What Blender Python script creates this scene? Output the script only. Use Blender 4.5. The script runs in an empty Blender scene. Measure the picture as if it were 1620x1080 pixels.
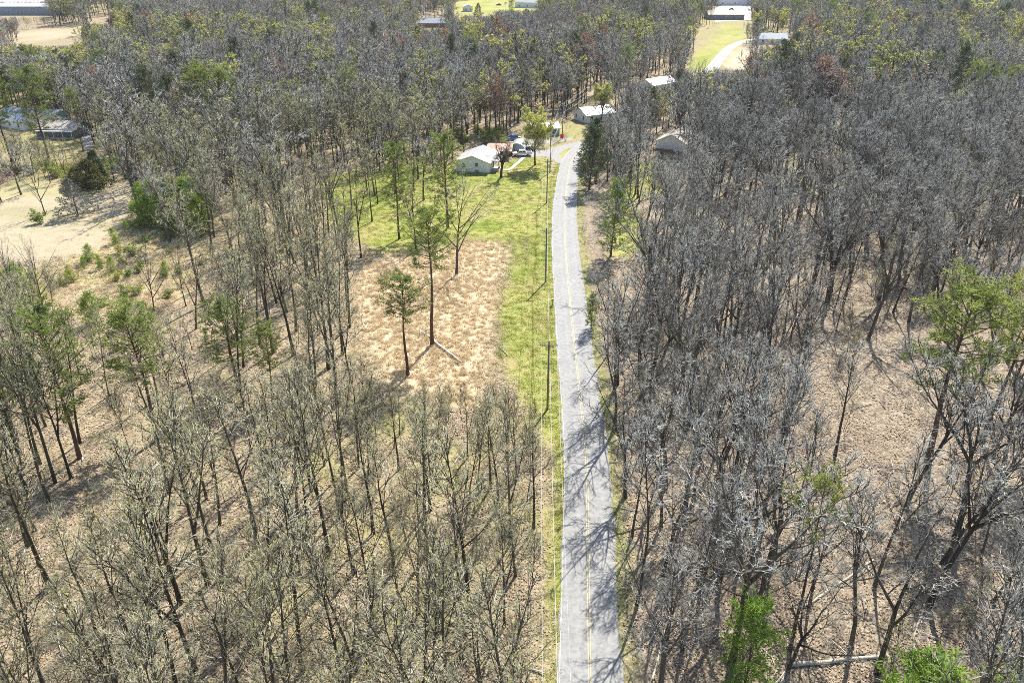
import bpy, math, random
import numpy as np
from mathutils import Vector, Matrix

R = math.radians
S = bpy.context.scene
COL = S.collection

# ------------------------------------------------------------------ camera, light, exposure
CAM_H = 62.6
PITCH = R(27.7)
FPX = 1260.0                      # focal length in photo pixels (1620 wide)
cd = bpy.data.cameras.new('camera')
cam = bpy.data.objects.new('camera', cd)
COL.objects.link(cam)
cam.location = (0, 0, CAM_H)
cam.rotation_euler = (math.pi / 2 - PITCH, 0, 0)
cd.sensor_width = 36.0
cd.lens = FPX / 1620.0 * 36.0
cd.clip_start = 0.5
cd.clip_end = 12000
S.camera = cam

SUN_EL, SUN_AZ = R(48), R(23)     # azimuth measured from +Y towards +X
world = bpy.data.worlds.new('World')
S.world = world
world.use_nodes = True
wn = world.node_tree
sky = wn.nodes.new('ShaderNodeTexSky')
sky.sky_type = 'NISHITA'
sky.sun_disc = False
sky.sun_elevation = SUN_EL
sky.sun_rotation = SUN_AZ
bg = wn.nodes['Background']
bg.inputs['Strength'].default_value = 0.115
wn.links.new(sky.outputs[0], bg.inputs[0])
ld = bpy.data.lights.new('sun', 'SUN')
ld.energy = 5.0
ld.angle = R(0.53)
ld.color = (1.0, 0.95, 0.87)
sun = bpy.data.objects.new('sun', ld)
COL.objects.link(sun)
sdir = Vector((math.sin(SUN_AZ) * math.cos(SUN_EL), math.cos(SUN_AZ) * math.cos(SUN_EL), math.sin(SUN_EL)))
sun.rotation_euler = sdir.to_track_quat('Z', 'Y').to_euler()
sun.location = (60, 140, 200)

S.view_settings.view_transform = 'Standard'
S.view_settings.look = 'None'
S.view_settings.gamma = 1
S.view_settings.use_curve_mapping = False
S.view_settings.exposure = 0.95
S.render.engine = 'CYCLES'
S.cycles.max_bounces = 4
S.cycles.diffuse_bounces = 2
S.cycles.glossy_bounces = 2
S.cycles.transmission_bounces = 2
S.cycles.transparent_max_bounces = 4
S.cycles.volume_bounces = 0
S.cycles.caustics_reflective = False
S.cycles.caustics_refractive = False
S.cycles.use_denoising = False
S.cycles.use_adaptive_sampling = False
S.cycles.pixel_filter_type = 'BLACKMAN_HARRIS'
S.cycles.filter_width = 0.85

# ------------------------------------------------------------------ pixel <-> ground
SP, CP = math.sin(PITCH), math.cos(PITCH)


def G(px, py, h=0.0):
    """photo pixel -> point on the level at height h"""
    u, v = (px - 810) / FPX, (py - 540) / FPX
    z = (CAM_H - h) / (SP + v * CP)
    return (u * z, z * (CP - v * SP))


def P(x, y, h=0.0):
    """world -> photo pixel"""
    dz = CAM_H - h
    z = y * CP + dz * SP
    return (810 + FPX * x / z, 540 + FPX * (dz * CP - y * SP) / z, z)


def hgt(x, y, py):
    """height of a thing standing at x,y whose top shows at photo row py"""
    v = (py - 540) / FPX
    dz = y * (SP + v * CP) / (CP - v * SP)
    return CAM_H - dz


def poly(pts):
    return np.array([G(*p) for p in pts])


def inpoly(pl, x, y):
    x = np.asarray(x, float); y = np.asarray(y, float)
    r = np.zeros(x.shape, bool)
    j = len(pl) - 1
    for i in range(len(pl)):
        xi, yi = pl[i]; xj, yj = pl[j]
        c = ((yi > y) != (yj > y)) & (x < (xj - xi) * (y - yi) / (yj - yi + 1e-12) + xi)
        r ^= c
        j = i
    return r


# main road centre line (photo pixels on the ground) and its smooth world curve
ROAD_PX = [(933, 1080), (930, 850), (927, 720), (915, 600), (904, 500), (895, 400), (893, 345), (896, 300),
           (902, 262), (912, 243), (930, 229), (962, 212), (1010, 187), (1062, 158), (1105, 131),
           (1124, 112), (1141, 90), (1154, 77), (1170, 68), (1196, 62), (1240, 58)]


def smooth_curve(pts, n):
    pts = [Vector(p) for p in pts]
    pts = [pts[0] * 2 - pts[1]] + pts + [pts[-1] * 2 - pts[-2]]
    out = []
    for i in range(1, len(pts) - 2):
        a, b, c, d = pts[i - 1:i + 3]
        for k in range(n):
            t = k / n
            out.append(0.5 * (2 * b + (c - a) * t + (2 * a - 5 * b + 4 * c - d) * t * t + (3 * b - a - 3 * c + d) * t ** 3))
    out.append(pts[-2])
    return out


ROAD = smooth_curve([(4.6, 8), (5.6, 28)] + [G(*p) for p in ROAD_PX], 8)
ROAD_A = np.array([(p.x, p.y) for p in ROAD])


def road_dist(x, y):
    x = np.asarray(x, float).ravel(); y = np.asarray(y, float).ravel()
    best = np.full(x.shape, 1e9); side = np.zeros(x.shape)
    A, B = ROAD_A[:-1], ROAD_A[1:]
    for a, b in zip(A, B):
        d = b - a
        L2 = (d ** 2).sum()
        t = np.clip(((x - a[0]) * d[0] + (y - a[1]) * d[1]) / L2, 0, 1)
        ex, ey = x - (a[0] + t * d[0]), y - (a[1] + t * d[1])
        dd = np.hypot(ex, ey)
        s = np.sign(d[0] * ey - d[1] * ex)      # +1 left of travel
        m = dd < best
        best[m] = dd[m]; side[m] = s[m]
    return best, side


# areas (photo pixels on the ground)
A_FIELD = poly([(566, 430), (600, 408), (650, 415), (720, 388), (760, 380), (790, 384), (800, 420), (778, 450), (786, 480), (770, 520), (782, 560), (760, 600), (775, 635),
                (735, 650), (690, 625), (630, 610), (585, 560), (566, 480)])
A_LAWN = poly([(505, 285), (560, 268), (640, 262), (740, 262), (790, 262), (830, 247), (872, 250), (868, 330),
               (866, 382), (740, 384), (700, 392), (610, 405), (520, 350)])
A_VERGE = poly([(800, 378), (873, 372), (880, 560), (893, 720), (872, 720), (840, 660), (792, 560), (786, 480), (806, 420)])
A_TAN = poly([(-60, 300), (60, 292), (150, 290), (216, 290), (216, 322), (180, 372), (120, 410), (60, 418), (-60, 412)])
A_TAN2 = poly([(-60, 468), (20, 470), (40, 492), (26, 516), (-60, 520)])
A_SCRUB = poly([(90, 415), (150, 398), (215, 335), (320, 345), (330, 420), (290, 470), (240, 500), (130, 500), (60, 470), (-40, 430), (60, 420)])
A_YARD_R = poly([(1000, 256), (1062, 252), (1064, 300), (1040, 315), (985, 318)])
A_YARD_R2 = poly([(960, 330), (1010, 322), (1024, 400), (965, 410)])
A_ISLAND = poly([(884, 246), (892, 236), (915, 229), (905, 240), (895, 248)])
A_YARD_L = poly([(40, 232), (150, 238), (215, 205), (150, 190), (60, 196)])
A_FARGRASS = poly([(1085, 112), (1100, 80), (1140, 52), (1148, 38), (1176, 38), (1176, 58), (1150, 76), (1128, 108), (1118, 118)])
A_FARDRY = poly([(1148, 108), (1152, 84), (1172, 78), (1196, 80), (1192, 112)])
A_FARFIELD = poly([(28, 56), (60, 48), (128, 47), (140, 55), (100, 66), (88, 72), (40, 68)])
A_FARFIELD2 = poly([(75, 42), (170, 40), (170, 50), (90, 50)])
A_TOWN_L = poly([(-80, 0), (82, 0), (82, 14), (-80, 16)])
A_TOWN_C = poly([(700, 22), (712, 4), (770, -4), (935, -4), (925, 14), (850, 18), (800, 22)])
A_LOT = poly([(1132, 35), (1128, 15), (1145, 8), (1188, 8), (1188, 32)])
A_GARDEN = poly([(876, 236), (905, 222), (935, 214), (925, 196), (905, 190), (800, 214), (800, 224)])
A_GRAVEL = poly([(828, 250), (812, 249), (814, 243), (842, 239), (862, 238), (885, 231), (915, 224), (930, 222), (928, 229), (912, 231),
                 (892, 238), (884, 246), (892, 251), (897, 262), (886, 262), (875, 252), (862, 248)])
A_LANE = poly([(796, 224), (840, 223), (868, 222), (905, 218), (905, 222), (868, 227), (835, 228)])
A_DRIVE_L = poly([(126, 196), (140, 194), (150, 232), (134, 240)])

CLEAR = [A_FIELD, A_LAWN, A_VERGE, A_TAN, A_TAN2, A_ISLAND, A_FARGRASS, A_FARDRY, A_FARFIELD,
         A_FARFIELD2, A_TOWN_L, A_TOWN_C, A_LOT, A_GRAVEL, A_GARDEN]


def Z(x, y):
    """gentle relief, level at the road and in the yards"""
    x = np.asarray(x, float); y = np.asarray(y, float)
    n = (np.sin(x * .045 + 1.3) * np.cos(y * .038 + .4) * 0.55 + np.sin(x * .11 + y * .07) * 0.22 + np.sin(y * .15 - x * .05 + 2) * .15)
    d, _ = road_dist(x, y)
    f = np.clip((d.reshape(n.shape) - 5) / 22, 0, 1)
    f = f * f * (3 - 2 * f)
    return n * f * np.clip((420 - np.abs(y - 100)) / 200, 0, 1) * np.where((y > 205) & (y < 300), .15, 1)


def z1(x, y):
    return float(Z(np.array([x]), np.array([y]))[0])


# ------------------------------------------------------------------ materials
MATS = {}


def newmat(name):
    m = bpy.data.materials.new(name)
    m.use_nodes = True
    nt = m.node_tree
    for n in list(nt.nodes):
        nt.nodes.remove(n)
    out = nt.nodes.new('ShaderNodeOutputMaterial')
    MATS[name] = m
    return m, nt, out


def nd(nt, t, **kw):
    n = nt.nodes.new(t)
    for k, v in kw.items():
        if hasattr(n, k):
            setattr(n, k, v)
        else:
            n.inputs[k.replace('_', ' ')].default_value = v
    return n


def rgba(c):
    return (c[0], c[1], c[2], 1)


def mixc(nt, fac, a, b):
    m = nt.nodes.new('ShaderNodeMix')
    m.data_type = 'RGBA'
    for sock, val in ((m.inputs['Factor'], fac), (m.inputs[6], a), (m.inputs[7], b)):
        if isinstance(val, bpy.types.NodeSocket):
            nt.links.new(val, sock)
        elif isinstance(val, (tuple, list)):
            sock.default_value = rgba(val)
        else:
            sock.default_value = val
    return m.outputs[2]


def ramp(nt, fac, stops):
    r = nt.nodes.new('ShaderNodeValToRGB')
    e = r.color_ramp.elements
    while len(e) < len(stops):
        e.new(0.5)
    for el, (p, c) in zip(e, stops):
        el.position = p
        el.color = rgba(c) if isinstance(c, (tuple, list)) else (c, c, c, 1)
    nt.links.new(fac, r.inputs[0])
    return r.outputs[0]


def noise(nt, vec, scale, detail=3, rough=.55):
    n = nd(nt, 'ShaderNodeTexNoise')
    n.inputs['Scale'].default_value = scale
    n.inputs['Detail'].default_value = detail
    n.inputs['Roughness'].default_value = rough
    nt.links.new(vec, n.inputs['Vector'])
    return n.outputs['Fac']


def surf(name, c1, c2, scale=3.0, rough=.85, bump=0.0, bscale=None, rand=None, translucent=0, spec=.3, stretch=None, metal=0):
    """two-tone noisy surface; rand = list of colour stops picked per object"""
    m, nt, out = newmat(name)
    tc = nd(nt, 'ShaderNodeTexCoord')
    vec = tc.outputs['Object']
    if stretch:
        mp = nd(nt, 'ShaderNodeMapping')
        mp.inputs['Scale'].default_value = stretch
        nt.links.new(vec, mp.inputs['Vector'])
        vec = mp.outputs[0]
    f = noise(nt, vec, scale, 4)
    fr = ramp(nt, f, [(.35, 0.0), (.65, 1.0)])
    col = mixc(nt, fr, c1, c2)
    if rand:
        oi = nd(nt, 'ShaderNodeObjectInfo')
        rc = ramp(nt, oi.outputs['Random'], rand)
        mm = nt.nodes.new('ShaderNodeMix'); mm.data_type = 'RGBA'; mm.blend_type = 'MULTIPLY'
        mm.inputs['Factor'].default_value = 1
        nt.links.new(col, mm.inputs[6]); nt.links.new(rc, mm.inputs[7])
        col = mm.outputs[2]
    b = nd(nt, 'ShaderNodeBsdfPrincipled')
    b.inputs['Roughness'].default_value = rough
    b.inputs['Specular IOR Level'].default_value = spec
    b.inputs['Metallic'].default_value = metal
    nt.links.new(col, b.inputs['Base Color'])
    if bump:
        bf = noise(nt, vec, bscale or scale * 3, 3)
        bn = nd(nt, 'ShaderNodeBump')
        bn.inputs['Strength'].default_value = bump
        bn.inputs['Distance'].default_value = .1
        nt.links.new(bf, bn.inputs['Height'])
        nt.links.new(bn.outputs[0], b.inputs['Normal'])
    sh = b.outputs[0]
    if translucent:
        tr = nd(nt, 'ShaderNodeBsdfTranslucent')
        nt.links.new(col, tr.inputs[0])
        mx = nd(nt, 'ShaderNodeMixShader')
        mx.inputs[0].default_value = translucent
        nt.links.new(b.outputs[0], mx.inputs[1]); nt.links.new(tr.outputs[0], mx.inputs[2])
        sh = mx.outputs[0]
    nt.links.new(sh, out.inputs[0])
    return m


W = (1, 1, 1)
surf('bark_grey', (.055, .047, .036), (.125, .11, .09), 2.0, .9, .5, 9, rand=[(0, (.6, .57, .52)), (.5, W), (1, (1.35, 1.3, 1.25))], stretch=(3, 3, .6))
surf('bark_olive', (.055, .047, .033), (.12, .108, .08), 2.0, .9, .5, 9, rand=[(0, (.6, .56, .5)), (.5, W), (1, (1.3, 1.27, 1.2))], stretch=(3, 3, .6))
surf('bark_pine', (.075, .048, .036), (.16, .10, .07), 2.5, .9, .6, 10, rand=[(0, (.8, .8, .8)), (1, (1.2, 1.1, 1.05))], stretch=(3, 3, .8))
surf('twig_silver', (.40, .395, .36), (.58, .57, .53), .8, .8, rand=[(0, (.55, .52, .48)), (.3, (.85, .82, .78)), (.6, (1.1, 1.12, 1.1)), (.8, (1.25, 1.25, 1.22)), (1, (1.0, .9, .78))])
surf('twig_olive', (.39, .375, .27), (.57, .55, .42), .8, .8, rand=[(0, (.6, .56, .5)), (.3, (.85, .82, .76)), (.7, (1.15, 1.15, 1.02)), (1, (1.2, 1.18, 1.15))])
surf('twig_mauve', (.41, .395, .36), (.58, .565, .52), .8, .85, rand=[(0, (.6, .58, .56)), (.3, W), (.6, (1.3, 1.28, 1.28)), (.85, (1.05, 1.1, .9)), (1, (1.2, .95, .84))])
surf('bud_green', (.30, .31, .085), (.46, .45, .16), 1.5, .7, rand=[(0, (.8, .85, .8)), (.6, W), (1, (1.2, 1.1, .9))], translucent=.45)
surf('bud_yellow', (.46, .47, .10), (.62, .60, .18), 1.5, .7, translucent=.45)
surf('bud_red', (.26, .13, .07), (.40, .21, .12), 1.5, .7, rand=[(0, (.8, .8, .9)), (1, (1.15, 1.1, 1))], translucent=.35)
surf('bud_pink', (.34, .12, .14), (.45, .2, .22), 1.5, .7, translucent=.35)
surf('needle', (.14, .19, .035), (.31, .36, .085), .6, .65, rand=[(0, (.75, .82, .8)), (.5, W), (1, (1.3, 1.2, 1.0))], translucent=.45)
surf('needle_dark', (.055, .085, .035), (.11, .145, .05), .6, .65, rand=[(0, (.8, .8, .85)), (1, (1.25, 1.15, 1))], translucent=.2)
surf('needle_young', (.22, .33, .05), (.34, .45, .08), .8, .65, rand=[(0, (.8, .9, .9)), (1, (1.2, 1.1, 1))], translucent=.5)
surf('leaf_bush', (.17, .22, .04), (.34, .38, .09), 1.2, .7, rand=[(0, (.7, .8, .7)), (.5, W), (1, (1.35, 1.2, .9))], translucent=.4)
surf('leaf_ever', (.13, .18, .025), (.28, .34, .055), .9, .45, rand=[(0, (.9, .9, .9)), (1, (1.1, 1.1, 1))], translucent=.25)
surf('cedar_olive', (.13, .13, .035), (.22, .205, .07), .9, .75, translucent=.25)
surf('cedar_grey', (.16, .155, .12), (.27, .26, .22), .9, .75, translucent=.15)
surf('straw', (.60, .48, .30), (.78, .68, .49), .35, .85, rand=[(0, (.85, .76, .66)), (.2, W), (.85, (1.1, 1.1, 1.1)), (1, (.95, .8, .63))], translucent=.35)
surf('grass_blade', (.22, .28, .04), (.36, .40, .08), .5, .7, rand=[(0, (.7, .8, .8)), (.6, W), (1, (1.35, 1.2, .9))], translucent=.4)
surf('dead_leaf', (.25, .185, .125), (.47, .39, .29), 3, .8, rand=[(0, (.6, .55, .5)), (.4, W), (1, (1.25, 1.2, 1.15))], translucent=.15)
surf('log_pale', (.42, .38, .31), (.60, .55, .46), 1.2, .8, .3, 6)
surf('pole_wood', (.17, .145, .12), (.28, .245, .205), 3, .85, .3, 12, stretch=(4, 4, .4))
surf('insulator', (.5, .5, .52), (.6, .6, .62), 3, .3)
surf('wire_metal', (.42, .42, .42), (.5, .5, .5), 1, .45)
surf('white_siding', (.74, .75, .76), (.82, .82, .82), .7, .6)
surf('white_trim', (.78, .78, .76), (.84, .84, .82), 1, .5)
surf('metal_white', (.42, .42, .42), (.52, .515, .50), .4, .38, stretch=(1, 1, 1))
surf('shingle_grey', (.16, .165, .18), (.25, .255, .27), 1.2, .85, .3, 8)
surf('shingle_tan', (.36, .32, .27), (.48, .44, .38), 1.2, .85, .3, 8)
surf('shingle_blue', (.22, .27, .33), (.32, .37, .43), 1.2, .7)
surf('brick_red', (.25, .10, .07), (.34, .15, .10), 2, .85)
surf('deck_brown', (.16, .09, .06), (.24, .14, .09), 2, .8)
surf('teal_metal', (.22, .33, .34), (.33, .43, .44), .8, .45)
surf('silver_metal', (.52, .55, .58), (.68, .70, .72), .6, .32, metal=.5)
surf('pane', (.02, .025, .03), (.04, .05, .06), 1, .08, spec=.6)
surf('car_white', (.76, .77, .78), (.80, .80, .81), 1, .25, spec=.5)
surf('car_blue', (.05, .16, .42), (.07, .2, .5), 1, .22, spec=.5)
surf('car_dark', (.025, .027, .03), (.04, .042, .045), 1, .22, spec=.5)
surf('car_silver', (.42, .43, .45), (.5, .51, .52), 1, .25, spec=.5)
surf('tyre', (.015, .015, .015), (.03, .03, .03), 4, .8)
surf('hub', (.5, .5, .5), (.6, .6, .6), 4, .35)
surf('lamp_red', (.4, .02, .02), (.5, .03, .03), 4, .3)
surf('lamp_clear', (.7, .7, .68), (.8, .8, .78), 4, .2)
surf('concrete', (.40, .385, .35), (.50, .48, .44), 1.5, .85, .1, 9)
surf('gravel', (.22, .215, .20), (.36, .35, .325), 4, .9, .4, 14)
surf('red_cloth', (.62, .02, .03), (.72, .04, .05), 3, .7)
surf('paint_yellow', (.30, .28, .20), (.58, .49, .24), 1.1, .75)
surf('paint_white', (.27, .27, .265), (.50, .50, .48), .9, .75)
surf('water', (.10, .16, .22), (.13, .19, .25), .1, .06, spec=.7)


def rusty():
    m, nt, out = newmat('rusty_roof')
    tc = nd(nt, 'ShaderNodeTexCoord')
    mp = nd(nt, 'ShaderNodeMapping'); mp.inputs['Scale'].default_value = (1.2, .22, 1)
    nt.links.new(tc.outputs['Object'], mp.inputs[0])
    f = noise(nt, mp.outputs[0], 1.4, 5, .7)
    c = ramp(nt, f, [(.36, (.55, .47, .40)), (.47, (.42, .23, .16)), (.58, (.27, .10, .06)), (.7, (.5, .38, .32))])
    b = nd(nt, 'ShaderNodeBsdfPrincipled'); b.inputs['Roughness'].default_value = .6
    nt.links.new(c, b.inputs['Base Color']); nt.links.new(b.outputs[0], out.inputs[0])


rusty()


def asphalt():
    m, nt, out = newmat('asphalt')
    g = nd(nt, 'ShaderNodeNewGeometry')
    p = g.outputs['Position']
    at = nd(nt, 'ShaderNodeAttribute'); at.attribute_name = 'lat'
    big = noise(nt, p, .22, 4, .6)
    mid = noise(nt, p, 1.6, 4, .65)
    fine = noise(nt, p, 22, 2, .6)
    base = ramp(nt, big, [(.3, (.25, .249, .243)), (.7, (.32, .317, .305))])
    base = mixc(nt, ramp(nt, mid, [(.4, 0.0), (.66, .75)]), base, (.165, .165, .163))
    base = mixc(nt, ramp(nt, fine, [(.45, 0.0), (.8, .5)]), base, (.37, .365, .35))
    # worn wheel tracks: paler, polished stone
    w = nd(nt, 'ShaderNodeMath', operation='SINE')
    mu = nd(nt, 'ShaderNodeMath', operation='MULTIPLY'); mu.inputs[1].default_value = 4.2
    nt.links.new(at.outputs['Fac'], mu.inputs[0]); nt.links.new(mu.outputs[0], w.inputs[0])
    base = mixc(nt, ramp(nt, w.outputs[0], [(.2, 0.0), (1, .22)]), base, (.33, .325, .315))
    # cracks
    v = nd(nt, 'ShaderNodeTexVoronoi', feature='DISTANCE_TO_EDGE'); v.inputs['Scale'].default_value = .33
    nz = nd(nt, 'ShaderNodeTexNoise'); nz.inputs['Scale'].default_value = .9
    nt.links.new(p, nz.inputs['Vector'])
    ad = nd(nt, 'ShaderNodeVectorMath', operation='ADD')
    nt.links.new(p, ad.inputs[0]); nt.links.new(nz.outputs['Color'], ad.inputs[1]); nt.links.new(ad.outputs[0], v.inputs['Vector'])
    base = mixc(nt, ramp(nt, v.outputs['Distance'], [(0, .4), (.02, 0.0)]), base, (.14, .14, .14))
    b = nd(nt, 'ShaderNodeBsdfPrincipled'); b.inputs['Roughness'].default_value = .8
    b.inputs['Specular IOR Level'].default_value = .35
    nt.links.new(base, b.inputs['Base Color'])
    bn = nd(nt, 'ShaderNodeBump'); bn.inputs['Strength'].default_value = .25; bn.inputs['Distance'].default_value = .02
    nt.links.new(fine, bn.inputs['Height']); nt.links.new(bn.outputs[0], b.inputs['Normal'])
    nt.links.new(b.outputs[0], out.inputs[0])


asphalt()


def ground_mat():
    m, nt, out = newmat('ground')
    g = nd(nt, 'ShaderNodeNewGeometry')
    p = g.outputs['Position']

    def att(n):
        a = nd(nt, 'ShaderNodeAttribute'); a.attribute_name = n
        return a.outputs['Fac']
    big = noise(nt, p, .035, 3)
    med = noise(nt, p, .35, 4, .6)
    fine = noise(nt, p, 1.7, 5, .7)
    vor = nd(nt, 'ShaderNodeTexVoronoi'); vor.inputs['Scale'].default_value = 4.5
    nt.links.new(p, vor.inputs['Vector'])
    spk = nd(nt, 'ShaderNodeSeparateColor'); nt.links.new(vor.outputs['Color'], spk.inputs[0])
    speck = spk.outputs[0]
    # leaf litter of the woods (olive tan and pinkish brown)
    lit = ramp(nt, fine, [(.3, (.17, .125, .075)), (.5, (.30, .235, .145)), (.72, (.44, .37, .25))])
    lit = mixc(nt, ramp(nt, med, [(.52, 0.0), (.68, .5)]), lit, (.17, .19, .055))
    litr = ramp(nt, fine, [(.3, (.155, .12, .085)), (.5, (.27, .22, .155)), (.72, (.42, .365, .275))])
    litr = mixc(nt, ramp(nt, big, [(.45, 0.0), (.7, .6)]), litr, (.19, .15, .105))
    c = mixc(nt, att('litr'), lit, litr)
    c = mixc(nt, ramp(nt, speck, [(.72, 0.0), (.95, .6)]), c, (.52, .44, .34))
    c = mixc(nt, ramp(nt, speck, [(.05, .45), (.25, 0.0)]), c, (.10, .07, .05))
    # straw coloured rough grass
    st = ramp(nt, fine, [(.3, (.36, .275, .165)), (.48, (.52, .425, .28)), (.68, (.68, .59, .43))])
    st = mixc(nt, ramp(nt, med, [(.42, 0.0), (.62, .7)]), st, (.50, .385, .245))
    c = mixc(nt, att('straw'), c, st)
    # mown tan lawn
    tn = ramp(nt, med, [(.3, (.34, .295, .19)), (.55, (.44, .375, .26)), (.75, (.40, .30, .20))])
    tn = mixc(nt, ramp(nt, big, [(.5, 0.0), (.62, .55)]), tn, (.26, .255, .13))
    tn = mixc(nt, ramp(nt, fine, [(.3, .35), (.6, 0.0)]), tn, (.33, .27, .16))
    c = mixc(nt, att('tan'), c, tn)
    # green grass
    gr = ramp(nt, fine, [(.25, (.12, .165, .022)), (.5, (.20, .245, .04)), (.75, (.33, .36, .085))])
    gr = mixc(nt, ramp(nt, big, [(.34, .15), (.62, .85)]), gr, (.39, .36, .13))
    gr = mixc(nt, ramp(nt, med, [(.5, 0.0), (.75, .45)]), gr, (.38, .33, .15))
    mott = noise(nt, p, .11, 4, .6)
    gr = mixc(nt, ramp(nt, mott, [(.52, 0.0), (.66, .75)]), gr, (.33, .27, .12))
    gr = mixc(nt, ramp(nt, mott, [(.34, .6), (.46, 0.0)]), gr, (.15, .23, .022))
    c = mixc(nt, att('green'), c, gr)
    b = nd(nt, 'ShaderNodeBsdfPrincipled'); b.inputs['Roughness'].default_value = .95
    b.inputs['Specular IOR Level'].default_value = .1
    nt.links.new(c, b.inputs['Base Color'])
    bn = nd(nt, 'ShaderNodeBump'); bn.inputs['Strength'].default_value = .9; bn.inputs['Distance'].default_value = .25
    nt.links.new(fine, bn.inputs['Height']); nt.links.new(bn.outputs[0], b.inputs['Normal'])
    nt.links.new(b.outputs[0], out.inputs[0])


ground_mat()


# ------------------------------------------------------------------ mesh builder
class MB:
    def __init__(s):
        s.v = []; s.f = []; s.m = []

    def quad(s, a, b, c, d, mi=0):
        n = len(s.v)
        s.v += [tuple(a), tuple(b), tuple(c), tuple(d)]
        s.f.append((n, n + 1, n + 2, n + 3)); s.m.append(mi)

    def tri(s, a, b, c, mi=0):
        n = len(s.v)
        s.v += [tuple(a), tuple(b), tuple(c)]
        s.f.append((n, n + 1, n + 2)); s.m.append(mi)

    def box(s, x0, y0, z0, x1, y1, z1, mi=0):
        n = len(s.v)
        s.v += [(x, y, z) for z in (z0, z1) for y in (y0, y1) for x in (x0, x1)]
        for q in ((0, 2, 3, 1), (4, 5, 7, 6), (0, 1, 5, 4), (2, 6, 7, 3), (0, 4, 6, 2), (1, 3, 7, 5)):
            s.f.append(tuple(n + i for i in q)); s.m.append(mi)

    def prism(s, prof, axis, a0, a1, mi=0):
        """profile list of 2-D points extruded along axis ('x': profile in y,z; 'y': profile in x,z)"""
        n = len(s.v); k = len(prof)
        for a in (a0, a1):
            for (u, w) in prof:
                s.v.append((a, u, w) if axis == 'x' else (u, a, w))
        s.f.append(tuple(range(n, n + k))); s.m.append(mi)
        s.f.append(tuple(range(n + 2 * k - 1, n + k - 1, -1))); s.m.append(mi)
        for i in range(k):
            j = (i + 1) % k
            s.f.append((n + i, n + k + i, n + k + j, n + j)); s.m.append(mi)

    def tube(s, pts, rad, sides=6, mi=0, cap=True):
        n0 = len(s.v)
        L = len(pts)
        for i in range(L):
            a = pts[max(i - 1, 0)]; b = pts[min(i + 1, L - 1)]
            dx, dy, dz = b[0] - a[0], b[1] - a[1], b[2] - a[2]
            l = math.sqrt(dx * dx + dy * dy + dz * dz) or 1e-6
            dx /= l; dy /= l; dz /= l
            if abs(dz) < .9:
                ux, uy, uz = dy, -dx, 0.0
            else:
                ux, uy, uz = 0.0, dz, -dy
            l = math.sqrt(ux * ux + uy * uy + uz * uz) or 1e-6
            ux /= l; uy /= l; uz /= l
            wx, wy, wz = dy * uz - dz * uy, dz * ux - dx * uz, dx * uy - dy * ux
            r = rad[i]; c = pts[i]
            for k in range(sides):
                an = 2 * math.pi * k / sides
                ca, sa = math.cos(an) * r, math.sin(an) * r
                s.v.append((c[0] + ux * ca + wx * sa, c[1] + uy * ca + wy * sa, c[2] + uz * ca + wz * sa))
        for i in range(L - 1):
            for k in range(sides):
                a = n0 + i * sides + k; b = n0 + i * sides + (k + 1) % sides
                s.f.append((a, b, b + sides, a + sides)); s.m.append(mi)
        if cap:
            s.f.append(tuple(n0 + k for k in range(sides))[::-1]); s.m.append(mi)
            s.f.append(tuple(n0 + (L - 1) * sides + k for k in range(sides))); s.m.append(mi)

    def spike(s, a, b, r, mi=0):
        n = len(s.v)
        dx, dy, dz = b[0] - a[0], b[1] - a[1], b[2] - a[2]
        l = math.sqrt(dx * dx + dy * dy + dz * dz) or 1e-6
        ux, uy = (dy, -dx) if abs(dx) + abs(dy) > 1e-4 else (1, 0)
        q = math.hypot(ux, uy); ux /= q; uy /= q
        dx /= l; dy /= l; dz /= l
        wx, wy, wz = -dz * uy, dz * ux, dx * uy - dy * ux
        for ca, sa in ((1, 0), (-.5, .866), (-.5, -.866)):
            s.v.append((a[0] + (ux * ca + wx * sa) * r, a[1] + (uy * ca + wy * sa) * r, a[2] + wz * sa * r))
        s.v.append(tuple(b))
        for k in range(3):
            s.f.append((n + k, n + (k + 1) % 3, n + 3)); s.m.append(mi)

    def mesh(s, name, mats, smooth=False):
        me = bpy.data.meshes.new(name)
        me.from_pydata(s.v, [], s.f)
        for m in mats:
            me.materials.append(MATS[m])
        if len(mats) > 1:
            me.polygons.foreach_set('material_index', np.array(s.m, dtype=np.int32))
        if smooth:
            me.polygons.foreach_set('use_smooth', np.ones(len(s.f), dtype=bool))
        me.update()
        return me

    def build(s, name, mat, parent=None, smooth=False, loc=None, rz=None):
        o = bpy.data.objects.new(name, s.mesh(name, [mat] if isinstance(mat, str) else mat, smooth))
        COL.objects.link(o)
        if parent:
            o.parent = parent
        if loc:
            o.location = loc
        if rz is not None:
            o.rotation_euler = (0, 0, rz)
        return o


def tag(o, label=None, cat=None, group=None, kind=None):
    if label: o['label'] = label
    if cat: o['category'] = cat
    if group: o['group'] = group
    if kind: o['kind'] = kind
    return o


def empty(name, loc, rz=0, label=None, cat=None, group=None):
    o = bpy.data.objects.new(name, None)
    o.empty_display_size = .5
    COL.objects.link(o)
    o.location = loc
    o.rotation_euler = (0, 0, rz)
    return tag(o, label, cat, group)


# ------------------------------------------------------------------ ground, road, drives
def axis(lo, hi, step, far_lo, far_hi, grow=1.12):
    a = list(np.arange(lo, hi + .01, step))
    d = step; x = a[-1]
    while x < far_hi:
        d *= grow; x += d; a.append(x)
    d = step; x = a[0]
    while x > far_lo:
        d *= grow; x -= d; a.insert(0, x)
    return np.array(a)


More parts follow.
